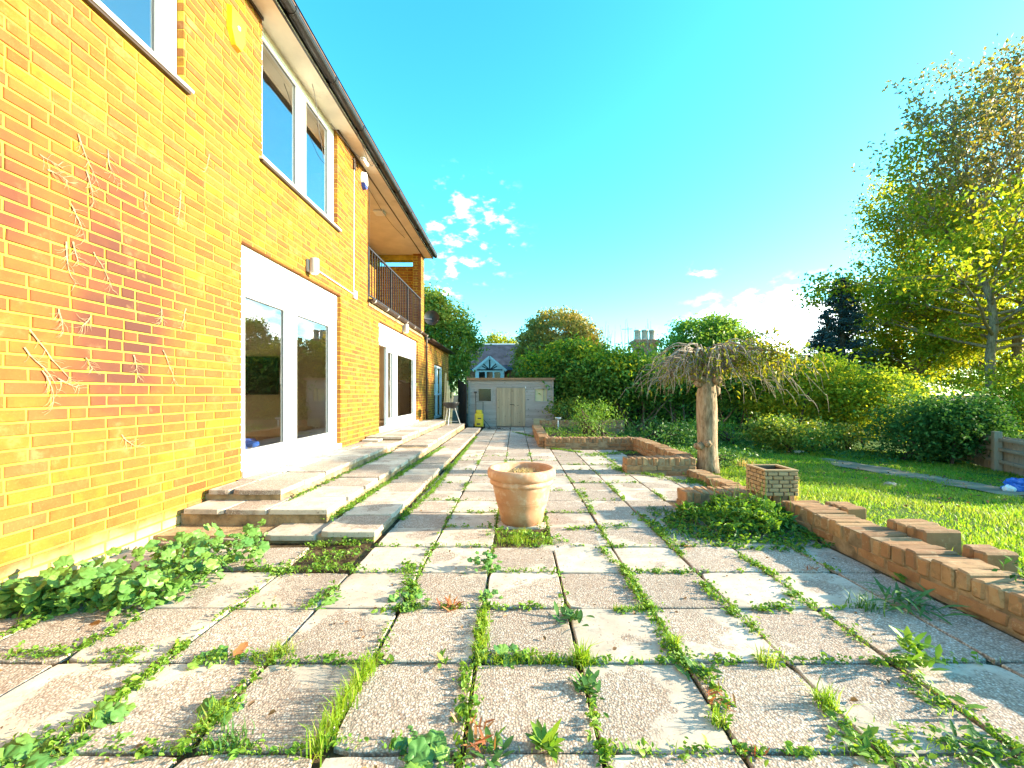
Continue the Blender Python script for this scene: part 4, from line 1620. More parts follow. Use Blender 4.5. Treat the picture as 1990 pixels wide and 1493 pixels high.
# ------------------------------------------------------------------ right boundary fence
fz0 = -.40
fence = thing('boundary_fence', (9.67, 8.27, fz0), 'low grey timber fence with a square post at the right edge of the lawn', 'fence')
fd = Vector((.465, 1, 0)).normalized()
fo_ = Vector((9.67, 8.27, 0))
for i in range(44):
    u = -3.9 + i * .155
    c = fo_ + fd * (u + .07)
    m = MB()
    h = random.uniform(-.008, .008)
    m.cbox(-.074, .074, -.009, .009, 0, .70 + h, .003)
    o = m.build('board', M['fence_wood'], fence, loc=(c.x + .05, c.y, fz0))
    o.rotation_euler = (0, 0, math.atan2(fd.y, fd.x))
for z in (.18, .42, .62):
    m = MB()
    m.box(-3.9, 2.9, .012, .05, z, z + .06)
    o = m.build('rail', M['fence_wood'], fence, loc=(fo_.x, fo_.y, fz0))
    o.rotation_euler = (0, 0, math.atan2(fd.y, fd.x))
for u in (-3.2, -1.6, 0, 1.8):
    c = fo_ + fd * u
    m = MB()
    m.cbox(-.06, .06, -.06, .06, -.1, .80, .008)
    o = m.build('post', M['fence_wood'], fence, loc=(c.x - .04, c.y + .02, fz0))
    o.rotation_euler = (0, 0, math.atan2(fd.y, fd.x))

# ------------------------------------------------------------------ trees and shrubs


def crown_points(ells, n_cl, per, csize, shell=.55):
    """clump centres in ellipsoids, leaves gaussian about them"""
    vol = np.array([e[3] * e[4] * e[5] for e in ells]) ** (2 / 3)
    vol /= vol.sum()
    C = []
    for e, f in zip(ells, vol):
        m = max(1, int(n_cl * f))
        d = unit(RNG.normal(size=(m, 3)))
        r = RNG.uniform(shell, 1.0, m)[:, None] ** .7
        C.append(np.array(e[:3]) + d * r * np.array(e[3:6]))
    C = np.concatenate(C)
    k = RNG.poisson(per, len(C))
    idx = np.repeat(np.arange(len(C)), k)
    sz = RNG.uniform(.6, 1.4, len(C))[idx][:, None]
    P = C[idx] + RNG.normal(size=(len(idx), 3)) * csize * sz * np.array([1, 1, .7])
    return C, P


def limbs(mb, base, top, C, r0, n, sides=6):
    """trunk from base to top and limbs to some clumps"""
    base, top = Vector(base), Vector(top)
    pts, rr = [], []
    for i in range(9):
        t = i / 8
        p = base.lerp(top, t) + Vector((random.uniform(-1, 1), random.uniform(-1, 1), 0)) * r0 * .5 * (0 < i < 8)
        pts.append(p)
        rr.append(r0 * (1.25 if i == 0 else 1) * (1 - .8 * t))
    mb.tube(pts, rr, sides + 2)
    sel = RNG.choice(len(C), min(n, len(C)), replace=False)
    for s_ in sel:
        c = Vector(C[s_])
        h = (c.z - base.z) / max(.1, top.z - base.z)
        t = min(.97, max(.12, h - random.uniform(.12, .32)))
        i = t * 8
        a = pts[int(i)].lerp(pts[min(8, int(i) + 1)], i - int(i))
        ra = max(.012, r0 * (1 - .8 * t) * .42)
        m_ = a.lerp(c, .5) + Vector((0, 0, (c - a).length * .10)) + Vector((random.uniform(-.1, .1), random.uniform(-.1, .1), 0))
        mb.tube([a, a.lerp(m_, .5) + Vector((0, 0, .02)), m_, m_.lerp(c, .5), c], [ra, ra * .8, ra * .6, ra * .35, ra * .15], 5, False)


def tree(name, label, base, top, r0, ells, n_cl, per, csize, lsize, mat, cat='tree', n_limb=40, bark='bark', group=None, up=.3, aspect=.5, extra=None, droop=0.0, shell=.55):
    t = thing(name, base, label, cat, group)
    C, P = crown_points(ells, n_cl, per, csize, shell)
    tr = MB()
    limbs(tr, base, top, C, r0, n_limb)
    tr.build('trunk', M[bark], t, True)
    leaves('crown', P, lsize, M[mat], t, up=up, aspect=aspect, droop=droop)
    if extra:
        C2, P2 = crown_points(*extra[:4])
        m2 = MB()
        for c in C2[::2]:
            c = Vector(c)
            q = Vector(top).lerp(c, .25) + Vector((0, 0, -.4))
            m2.tube([q, q.lerp(c, .5) + Vector((0, 0, .15)), c], [.05, .03, .01], 5, False)
        m2.build('upper_branches', M[bark], t, True)
        leaves('upper_crown', P2, extra[4], M[extra[5]], t, up=up, aspect=aspect)
    return t


# dense shrubs of the hedge behind the lawn
def shrub(name, label, x, y, z0, rx, ry, h, n_cl, per, csize, lsize, mat, stems=6, cat='shrub', base_gap=.25, bark='darkbark', **kw):
    t = thing(name, (x, y, z0), label, cat)
    zc = z0 + h * (base_gap + 1) / 2
    rz = h * (1 - base_gap) / 2
    ells = [(x, y, zc, rx, ry, rz)]
    for k in range(5):
        a = random.uniform(0, 6.28)
        ells.append((x + rx * .55 * math.cos(a), y + ry * .55 * math.sin(a), zc + rz * random.uniform(-.2, .55), rx * .5, ry * .5, rz * .55))
    C, P = crown_points(ells, n_cl, per, csize, kw.get('shell', .6))
    P = P[P[:, 2] > z0 + (h * RNG.uniform(.12, .36, len(P)) if base_gap >= .3 else 0)]
    mb = MB()
    for k in range(stems):
        a = random.uniform(0, 6.28)
        q = Vector((x + rx * .6 * math.cos(a), y + ry * .5 * math.sin(a), z0 - .05))
        e = Vector(C[random.randrange(len(C))])
        e.z = max(e.z, zc)
        m_ = q.lerp(e, .45) + Vector((random.uniform(-.15, .15), random.uniform(-.1, .1), .15))
        mb.tube([q, q.lerp(m_, .5), m_, e], [.035, .03, .022, .008], 6, False)
    mb.build('stems', M[bark], t, True)
    if mat == 'laurel':
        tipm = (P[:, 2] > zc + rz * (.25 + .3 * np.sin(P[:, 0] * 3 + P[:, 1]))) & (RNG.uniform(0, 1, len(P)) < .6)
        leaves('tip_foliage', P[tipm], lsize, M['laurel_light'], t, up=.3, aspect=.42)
        P = P[~tipm]
    leaves('foliage', P, lsize, M[mat], t, up=kw.get('up', .35), aspect=kw.get('aspect', .45), droop=kw.get('droop', 0))
    return t


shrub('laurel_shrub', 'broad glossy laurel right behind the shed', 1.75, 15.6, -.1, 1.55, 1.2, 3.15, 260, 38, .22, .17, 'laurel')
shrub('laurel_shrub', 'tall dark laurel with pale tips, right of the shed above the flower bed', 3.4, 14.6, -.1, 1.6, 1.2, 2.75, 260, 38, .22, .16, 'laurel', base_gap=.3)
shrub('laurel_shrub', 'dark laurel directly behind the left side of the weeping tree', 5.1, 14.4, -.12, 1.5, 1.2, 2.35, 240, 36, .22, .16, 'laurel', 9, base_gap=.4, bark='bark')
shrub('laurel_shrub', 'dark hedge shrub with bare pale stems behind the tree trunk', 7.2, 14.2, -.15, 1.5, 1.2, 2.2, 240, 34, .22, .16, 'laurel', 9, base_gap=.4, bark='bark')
shrub('garden_shrub', 'low green shrub between the shed and the flower bed wall', 1.75, 13.75, -.05, .7, .5, 1.0, 60, 30, .14, .10, 'tree_green', 5)
shrub('laurel_shrub', 'dark green hedge top showing above the left half of the shed roof', -.1, 17.2, -.1, 1.6, .7, 1.75, 120, 34, .15, .12, 'laurel')
shrub('light_shrub', 'sunlit yellow green shrub right of the weeping tree', 8.6, 12.6, -.2, 1.6, 1.3, 2.5, 280, 36, .2, .13, 'laurel_light', 6, base_gap=.2)
shrub('light_shrub', 'yellow green bush between the weeping tree and the dark ivy mound', 10.0, 11.6, -.3, 1.5, 1.1, 2.1, 240, 36, .2, .12, 'laurel_light', 6, base_gap=.1)
shrub('dark_shrub', 'low spreading dark shrub at the shaded edge of the lawn', 6.7, 10.1, -.2, .95, .6, .75, 130, 36, .13, .09, 'tree_green', 5, base_gap=.0)
shrub('dark_shrub', 'low loose undergrowth in front of the yellow green bush', 8.3, 11.0, -.25, .9, .5, .6, 70, 28, .14, .09, 'tree_green', 5, base_gap=.0)
shrub('light_shrub', 'loose yellow green growth filling the space under the tall trees', 21.0, 15.6, -.6, 3.4, 1.0, 3.0, 320, 34, .3, .16, 'laurel_light', 8, base_gap=.0)
shrub('ivy_mound', 'dense dark ivy mound tumbling over the end of the fence', 9.35, 9.3, -.4, 1.15, .8, 1.55, 260, 40, .16, .10, 'ivy', 5, base_gap=.0)
shrub('ivy_mound', 'ivy growing over the boundary fence beside its grey post', 10.9, 10.1, -.4, .9, .6, 1.3, 160, 38, .15, .10, 'ivy', 4, base_gap=.0)
shrub('bamboo_shrub', 'scruffy pale flowering shrub inside the brick flower bed', 2.0, 10.2, .08, .65, .6, .85, 60, 26, .14, .09, 'weed', 9, base_gap=.1, aspect=.22, droop=.6)
shrub('border_plant', 'leafy green border plants between the flower bed and the tree trunk', 3.6, 10.6, -.1, .9, .9, .5, 70, 26, .14, .08, 'weed_dark', 5, base_gap=0)
shrub('border_plant', 'pale green border plants in front of the bare hedge stems, right of the trunk', 5.4, 11.4, -.15, 1.0, .7, .55, 70, 26, .15, .08, 'weed', 5, base_gap=0)
hb = thing('back_hedge', (9, 17.5, -.2), 'dark evergreen hedge closing the garden behind the bare shrub stems', 'hedge')
Pb = np.stack([RNG.uniform(2.5, 17, 16000), RNG.normal(17.4, .45, 16000), RNG.uniform(-.2, 1.9, 16000)], 1)
leaves('foliage', Pb, .17, M['laurel'], hb, up=.3, aspect=.5)
mb = MB()
mb.box(2.5, 17, 17.6, 17.7, -.4, 1.7)
mb.build('inner_growth', M['darkbark'], hb)
# tall bare stalks over the hedge
ts = thing('bare_stalks', (3.6, 15.5, 2.5), 'thin bare stalks rising above the hedge left of the far chimney', 'stalks')
mb = MB()
for k in range(26):
    x = 3.0 + random.uniform(0, 2.4)
    y = 15.2 + random.uniform(-.3, .5)
    h = 3.0 + random.uniform(0, .95)
    MB().tube([(x, y, 1.6), (x + random.uniform(-.06, .06), y, (2 + h) / 2), (x + random.uniform(-.12, .12), y, h)], [.014, .01, .004], 4, False).build('stalk', M['twig'], ts)
# the boundary hedge goes on past the fence: it shades the far lawn
t = thing('boundary_hedge', (11.2, 6.4, -.4), 'leafy hedge continuing the garden boundary past the right end of the fence', 'hedge')
C, P = crown_points([(11.5, 7.3, .9, 1.1, 1.1, 1.3), (11.2, 6.1, .9, 1.2, 1.1, 1.45), (11.0, 5.0, .7, 1.1, .9, 1.2)], 420, 34, .2, .6)
leaves('foliage', P, .14, M['laurel_light'], t, up=.3, aspect=.45)
mb = MB()
for k in range(14):
    x, y = random.uniform(10.6, 11.9), random.uniform(4.6, 7.8)
    mb.tube([(x, y, -.5), (x + .1, y, .4), (x + random.uniform(-.3, .3), y + .1, 1.5)], [.04, .03, .01], 5, False)
mb.build('stems', M['darkbark'], t)

tree('dome_tree', 'rounded tree clad in rust and gold autumn leaves behind the hedge', (2.55, 24, -.2), (2.55, 24, 4.5), .28,
     [(2.55, 24, 3.3, 2.55, 2.3, 2.75), (1.7, 24, 2.6, 1.75, 2, 2.2), (3.5, 24, 2.7, 1.7, 2, 2.2)], 1900, 34, .16, .17, 'dome', n_limb=10, up=.1, shell=.62, droop=.8)
tree('broadleaf_tree', 'large dark green tree standing behind the far end of the house', (-3.6, 20.5, -.1), (-3.4, 20.5, 5.6), .25,
     [(-3.7, 20.5, 3.9, 1.6, 1.6, 2.0), (-4.2, 20.3, 5.0, 1.1, 1.2, 1.1), (-2.75, 20.0, 3.3, .95, 1.0, 1.3), (-3.2, 19.6, 2.2, .9, 1.0, 1.4), (-4.0, 20.5, 5.7, .6, .6, .6)], 420, 42, .24, .18, 'tree_green', n_limb=36)
tree('autumn_tree', 'small yellow tree crown showing beside the slate roof', (-1.2, 34, 0), (-1.2, 34, 4.6), .2,
     [(-1.4, 34, 4.9, 1.5, 1.2, 1.1)], 110, 30, .28, .22, 'ash', n_limb=14)
tree('broadleaf_tree', 'round bushy green tree directly behind the weeping tree', (12.2, 26, -.3), (12.2, 26, 5.4), .3,
     [(11.6, 26, 4.3, 2.0, 1.8, 1.7), (13.2, 26, 3.9, 2.0, 1.8, 1.8), (10.2, 26, 3.9, 1.2, 1.2, 1.2), (12.6, 26, 5.2, 1.0, 1.0, .8)], 330, 40, .3, .22, 'tree_mid', n_limb=40)
tree('broadleaf_tree', 'green tree behind the right end of the hedge below the conifer', (17.5, 24, -.4), (17.5, 24, 2.6), .2,
     [(16.2, 23, 1.6, 2.6, 1.8, 1.5), (19.5, 23, 1.6, 2.6, 1.8, 1.6)], 240, 36, .3, .2, 'laurel_light', n_limb=20)
# conifers
for i, (x, y, h, lab) in enumerate(((15.1, 19.2, 6.5, 'tall blue green conifer standing left of the big yellowing trees'), (14.3, 19.0, 4.9, 'shorter broad conifer, leftmost of the dark evergreens'))):
    t = thing('conifer', (x, y, -.4), lab, 'conifer')
    mb = MB()
    mb.tube([(x, y, -.4), (x, y, h * .6), (x, y, h)], [.25, .14, .02], 8)
    P = []
    nb = 110 if i == 0 else 75
    for k in range(nb):
        u = (k + random.random()) / nb
        z = .2 + u * (h - .2)
        L = (2.0 if i == 0 else 1.75) * (1 - u) ** .8 * random.uniform(.6, 1.1) + .12
        a = random.uniform(0, 6.28)
        d = Vector((math.cos(a), math.sin(a), 0))
        e = Vector((x, y, z)) + d * L + Vector((0, 0, .10 * L))
        mb.tube([(x, y, z), Vector((x, y, z)).lerp(e, .5) - Vector((0, 0, .1 * L)), e], [.04, .025, .008], 4, False)
        n = int(40 + 60 * L)
        tt = RNG.uniform(.2, 1.02, n)[:, None]
        P.append(np.array([x, y, z]) + tt * np.array(e - Vector((x, y, z))) + RNG.normal(size=(n, 3)) * np.array([.13, .13, .07]) * (.6 + .5 * L / 2))
    mb.build('trunk', M['darkbark'], t, True)
    leaves('crown', np.concatenate(P), .15, M['conifer'], t, up=.2, aspect=.35, droop=.6)


# the tall yellowing trees on the right
def tall_tree(label, x, y, zb, h, r0, lean, low, high, n1, n2, seed, top='ash_top', u0=.16, sp2=.22):
    t = thing('ash_tree', (x, y, zb), label, 'tree', 'tall yellowing trees beyond the fence')
    random.seed(seed)
    tr = MB()
    trunk = []
    for i in range(13):
        u = i / 12
        trunk.append(Vector((x + lean * u * u * 1.2 + .12 * math.sin(i * 1.7), y + .1 * math.sin(i * 1.1), zb + h * u)))
    tr.tube(trunk, [r0 * (1.2 if i == 0 else 1) * (1 - i / 12.6) for i in range(13)], 10)

    def on(u):
        k = max(0, min(11.99, u * 12))
        return trunk[int(k)].lerp(trunk[int(k) + 1], k - int(k))
    tips = []
    for k in range(62):
        u = u0 + (.96 - u0) * (k + random.random()) / 62
        a = k * 2.4 + random.uniform(-.5, .5)
        span = (low if u < .55 else high) * (1.15 - u * .75) * random.uniform(.55, 1.1)
        rise = random.uniform(.3, .75) if u < .5 else random.uniform(.5, 1.1)
        d = Vector((math.cos(a), math.sin(a), rise)).normalized()
        p = on(u)
        ra = r0 * (1 - u * .9) * .40 + .012
        pts = [p]
        seg = 5
        for s_ in range(seg):
            d = (d + Vector((random.uniform(-.16, .16), random.uniform(-.16, .16), random.uniform(-.05, .16) if u > .5 else random.uniform(-.22, .05)))).normalized()
            pts.append(pts[-1] + d * span / seg)
        tr.tube(pts, [ra * (1 - .85 * j / seg) for j in range(seg + 1)], 5, False)
        for j in range(1, seg + 1):
            for q in range(2 if j < 3 else 3):
                dd = (d + Vector((random.uniform(-1, 1), random.uniform(-1, 1), random.uniform(-.3, .7)))).normalized()
                e = pts[j] + dd * span * random.uniform(.15, .34)
                tr.tube([pts[j], pts[j].lerp(e, .5) + Vector((0, 0, .04)), e], [ra * .3, ra * .2, .006], 4, False)
                tips.append((e, u))
    tr.build('trunk', M['palebark'], t, True)
    lo = np.array([tuple(e) for e, u in tips if u < .56])
    hi = np.array([tuple(e) for e, u in tips if u >= .56])
    for nm, C, n, sp, mt, ls in (('crown', lo, int(n1 * 1.05), .34, 'ash', .20), ('upper_crown', hi, n2, sp2, top, .19)):
        if len(C) == 0:
            continue
        idx = RNG.integers(0, len(C), n)
        P = C[idx] + RNG.normal(size=(n, 3)) * sp * np.array([1, 1, .7])
        leaves(nm, P, ls, M[mt], t, up=.0, aspect=.55, droop=.5)
    return t


tall_tree('tallest thin-topped yellowing tree with a pale leaning trunk behind the fence', 19.9, 17.2, -.6, 13.4, .20, -1.5, 6.0, 6.0, 16000, 5200, 3, u0=.26)
tall_tree('thin-topped yellowing tree at the right edge of the picture', 22.4, 18.4, -.6, 16.5, .21, -.2, 5.0, 5.6, 10000, 5200, 5, u0=.24)
tall_tree('bushy yellow green tree in front of the dark conifer, leftmost of the yellowing trees', 20.6, 21.2, -.6, 11.6, .16, -.3, 3.3, 4.6, 15000, 8000, 8, 'ash', .2, .36)
tall_tree('yellow green understorey tree close behind the ivy mound', 28.5, 25.5, -.6, 8.4, .15, .2, 4.8, 3.4, 14000, 5000, 9, 'ash', .2, .36)
random.seed(21)

# ------------------------------------------------------------------ weeping tree
wt = thing('weeping_tree', (2.9, 6.25, 0), 'small weeping tree with an umbrella of bare drooping twigs at the edge of the lawn', 'tree')
mb = MB()
tp = [(2.90, 6.25, -.08), (2.90, 6.25, .12), (2.895, 6.25, .35), (2.89, 6.25, .6), (2.885, 6.25, .9), (2.88, 6.25, 1.15), (2.89, 6.25, 1.32), (2.92, 6.25, 1.5)]
mb.tube(tp, [.175, .15, .138, .142, .148, .140, .11, .08], 16)
for (z, a, r) in ((.38, 3.6, .06), (.42, 4.4, .05), (.36, 2.9, .05), (1.2, .2, .075), (1.32, 3.4, .07), (1.36, 5.5, .07), (.75, .1, .03), (1.42, 2.0, .08)):
    mb.ball((2.89 + .15 * math.cos(a), 6.25 + .15 * math.sin(a), z), r, 8, 6, .2)
mb.tube([(2.86, 6.22, 1.34), (2.68, 6.12, 1.40), (2.55, 6.08, 1.39)], [.07, .05, .035], 8)
mb.build('trunk', M['palebark'], wt, True)
br_ = MB()
tips = []
for k in range(72):
    a = random.uniform(0, 6.283)
    rx = 1.0 + .55 * max(0, math.cos(a)) ** 1
    L = rx * random.uniform(.55, 1.05)
    d = Vector((math.cos(a), math.sin(a) * .9, 0))
    p = Vector((2.90 + random.uniform(-.08, .08), 6.25 + random.uniform(-.08, .08), 1.42 + random.uniform(-.05, .15)))
    top = random.uniform(.12, .48)
    drop = random.uniform(.18, .62 + .25 * max(0, math.cos(a))) * (L / rx)
    pts = []
    for i in range(9):
        t = i / 8
        z = top * math.sin(min(1, t * 2.0) * math.pi / 2) - drop * max(0, t - .42) ** 1.6 * 2.2
        pts.append(p + d * L * (t ** .85) + Vector((random.uniform(-.03, .03), random.uniform(-.03, .03), z + random.uniform(-.02, .02))))
    r = random.uniform(.011, .022)
    br_.tube(pts, [r * (1 - .8 * i / 8) for i in range(9)], 5, False)
    for i in range(2, 9):
        for s_ in range(random.choice((0, 1, 1, 1))):
            e = pts[i]
            dd = (d * random.uniform(.2, 1) + Vector((random.uniform(-.6, .6), random.uniform(-.6, .6), -.2)))
            q = [e, e + dd * .10 + Vector((0, 0, .015)), e + dd * .2 - Vector((0, 0, random.uniform(.04, .10))), e + dd * .25 - Vector((0, 0, random.uniform(.12, .28)))]
            br_.tube(q, [.0055, .0045, .0035, .0018], 4, False)
            tips.append(q[2])
for k in range(9):
    a = k * .7 + random.uniform(-.2, .2)
    d = Vector((math.cos(a), math.sin(a), 0))
    q = Vector((2.9, 6.25, 1.30 + .02 * k))
    L = random.uniform(.45, .8)
    br_.tube([q, q + d * .12 * L + Vector((0, 0, .16)), q + d * .45 * L + Vector((0, 0, .36)), q + d * .8 * L + Vector((0, 0, .38)), q + d * 1.1 * L + Vector((0, 0, .26))], [.05, .042, .03, .02, .008], 7, False)
br_.build('branches', M['twig'], wt, True)
T_ = np.array([tuple(p) for p in tips])
right = T_[(T_[:, 0] > 3.1) & (T_[:, 2] > 1.42)]
mid = T_[(np.abs(T_[:, 0] - 2.75) < .35) & (T_[:, 2] < 1.75)]
P = np.concatenate([right[RNG.integers(0, len(right), 1500)] + RNG.normal(size=(1500, 3)) * .08 + np.array([0, 0, .05]), mid[RNG.integers(0, len(mid), 500)] + RNG.normal(size=(500, 3)) * .07,
                    T_[RNG.integers(0, len(T_), 220)] + RNG.normal(size=(220, 3)) * .06])
leaves('crown', P, .075, M['weep'], wt, up=.0, aspect=.3, droop=1.6, detail=True)

# ------------------------------------------------------------------ neighbouring houses
nh = thing('slate_roof_house', (-.8, 28, 0), 'neighbouring house with a blue slate roof and a white timbered gable beyond the shed', 'house')
mb = MB()
mb.box(-3.2, .9, 26.2, 31, -.2, 2.75)
mb.build('wall', M['chimney_brick'], nh)
rf = MB()
rf.quad((-3.4, 25.9, 2.62), (.55, 25.9, 2.62), (.45, 28.4, 4.5), (-3.4, 28.4, 4.5))
rf.quad((-3.4, 31.3, 2.62), (.55, 31.3, 2.62), (.45, 28.4, 4.5), (-3.4, 28.4, 4.5))
rf.quad((.555, 25.9, 2.60), (1.6, 25.9, 2.60), (1.2, 27.9, 3.7), (.48, 27.9, 3.7))
ro = rf.build('roof', M['slate'], nh)
st = MB()
for i in range(22):
    u0, u1 = i / 22, (i + 1) / 22
    y0, z0 = 25.9 + 2.5 * u0, 2.62 + 1.88 * u0
    x = -3.4 + (i % 2) * .12
    while x < .40:
        x2 = min(x + .245, .5 - .1 * u0)
        st.quad((x, y0 - .02, z0 + .035), (x2, y0 - .02, z0 + .035), (x2, y0 + 2.5 / 22 + .02, z0 + 1.88 / 22 + .03), (x, y0 + 2.5 / 22 + .02, z0 + 1.88 / 22 + .03))
        x += .25
o = st.build('slates', M['slate'], ro)
o['kind'] = 'stuff'
mb = MB()
mb.tube([(-3.4, 28.4, 4.53), (.47, 28.4, 4.53)], .06, 6)
mb.tube([(.5, 25.88, 2.66), (.46, 28.4, 4.52)], .04, 6)
mb.build('ridge', M['whiteplastic'], nh)
gx0, gx1, gz0, gz1, gy = -2.42, -.70, 2.62, 3.28, 24.9
gc = (gx0 + gx1) / 2
mb = MB()
mb.poly([(gx0, gy, 1.2), (gx1, gy, 1.2), (gx1, gy, gz0), (gc, gy, gz1), (gx0, gy, gz0)])
mb.box(gx0 + .001, gx1 - .001, gy + .002, 26.1, 1.2, 2.6)
gb = mb.build('gable', M['white_render'], nh)
mb = MB()
for (a, b) in (((gx0 - .15, gz0 - .1), (gc, gz1 + .08)), ((gc, gz1 + .08), (gx1 + .15, gz0 - .1))):
    d = Vector((b[0] - a[0], 0, b[1] - a[1]))
    nn = Vector((-d.z, 0, d.x)).normalized() * .07
    A, B = Vector((a[0], gy - .10, a[1])), Vector((b[0], gy - .10, b[1]))
    mb.poly([A - nn, B - nn, B + nn, A + nn])
    mb.quad(A + nn, B + nn, (B + nn) + Vector((0, 1.2, 0)), (A + nn) + Vector((0, 1.2, 0)))
mb.build('bargeboard', M['white_render'], nh)
mb = MB()
mb.box(gc - .04, gc + .04, gy - .03, gy - .002, gz0, gz1 - .08)
mb.box(gx0 + .1, gx1 - .1, gy - .028, gy - .002, gz0 - .07, gz0 - .001)
for s in (-1, 1):
    for (u, v) in ((.14, .36), (.36, .2)):
        A, B = Vector((gc + s * u * .3, gy - .02, gz0)), Vector((gc + s * (u * .3 + .34), gy - .02, gz0 + v * .9))
        nn = Vector((-(B - A).z, 0, (B - A).x)).normalized() * .03
        mb.poly([A - nn, B - nn, B + nn, A + nn])
mb.build('timber', M['black_timber'], nh)
for i in range(3):
    x = gx0 + .22 + i * .46
    MB().box(x, x + .36, gy - .012, gy - .003, 1.75, 2.46).build('window', M['screen'], nh)
ch = thing('chimney_house', (12.2, 38, 0), 'distant house showing only its brick chimney stack with pale pots above the hedge', 'house')
mb = MB()
mb.box(9, 16, 38, 46, -.3, 3.6)
mb.build('wall', M['chimney_brick'], ch)
mb = MB()
mb.quad((8.7, 37.8, 3.4), (16.3, 37.8, 3.4), (16.3, 42, 5.2), (8.7, 42, 5.2))
mb.quad((8.7, 46.2, 3.4), (16.3, 46.2, 3.4), (16.3, 42, 5.2), (8.7, 42, 5.2))
mb.build('roof', M['slate'], ch)
mb = MB()
mb.box(11.2, 13.2, 38.6, 39.8, 3.2, 5.7)
mb.box(11.1, 13.3, 38.5, 39.9, 5.701, 5.85)
mb.box(10.95, 13.45, 38.35, 40.05, 5.851, 6.1)
mb.box(11.1, 13.3, 38.5, 39.9, 6.101, 6.2)
co = mb.build('chimney', M['chimney_brick'], ch)
for i in range(3):
    mb = MB()
    mb.lathe([(.34, 0), (.30, .1), (.27, .75), (.33, .8), (.33, .95), (.24, .95), (.24, .5)], (11.5 + i * .7, 39.1, 6.2), 12)
    mb.build('chimney_pot', M['chimney_pot'], co, True)
mb = MB()
mb.tube([(10.6, 39, 4.4), (10.6, 39, 7.4)], .025, 5)
mb.tube([(10.0, 39, 7.2), (11.0, 39, 7.25)], .02, 5)
for k in range(4):
    mb.tube([(10.1 + .25 * k, 38.8, 7.22), (10.1 + .25 * k, 39.2, 7.22)], .012, 4)
mb.build('aerial', M['black'], ch)

# ------------------------------------------------------------------ grass and weeds
n = 150000
u = RNG.uniform(0, 1, n)
Y = 1.9 + 9.2 * u ** 1.5
X = 2.72 + RNG.uniform(0, 1, n) ** 1.15 * 8.5
keep = ~((np.abs(X - 6.72 - .1 * np.sin(Y * 2.3)) < .36 + .08 * np.sin(Y * 5)) & (Y < 8.8) & (RNG.uniform(0, 1, n) < .94))
keep &= ~((X < 2.95) & (Y > 2.4) & (Y < 3.05) & (RNG.uniform(0, 1, n) < .85))
keep &= X < Y * 1.36 + .3
P = np.stack([X, Y, np.zeros(n)], 1)[keep]
P[:, 2] = lz(P[:, 0], P[:, 1]) - .005
hh = .050 * (1 + .5 * np.sin(P[:, 0] * 2.3) * np.sin(P[:, 1] * 3.1))
V, T = blade_arrays(P, hh, .0028 + .0004 * P[:, 1], .8, .5)
o = bpy.data.objects.new('lawn_grass', npmesh('lawn_grass', V, T, M['grass']))
tag(link(o), 'short bright green grass of the lawn', 'grass', kind='stuff')


def seg_points(segs, per_m):
    out = []
    for (a, b, dn, sp) in segs:
        a, b = np.array(a), np.array(b)
        n = max(1, int(np.linalg.norm(b - a) * per_m * dn))
        t = RNG.uniform(0, 1, n)[:, None]
        out.append(a + (b - a) * t + RNG.normal(size=(n, 3)) * np.array([sp, sp, 0]))
    return np.concatenate(out)


def pseg(x1, y1, x2, y2, dn, sp=.012, z=0.0):
    return (gnd(x1, y1, z), gnd(x2, y2, z), dn, sp)


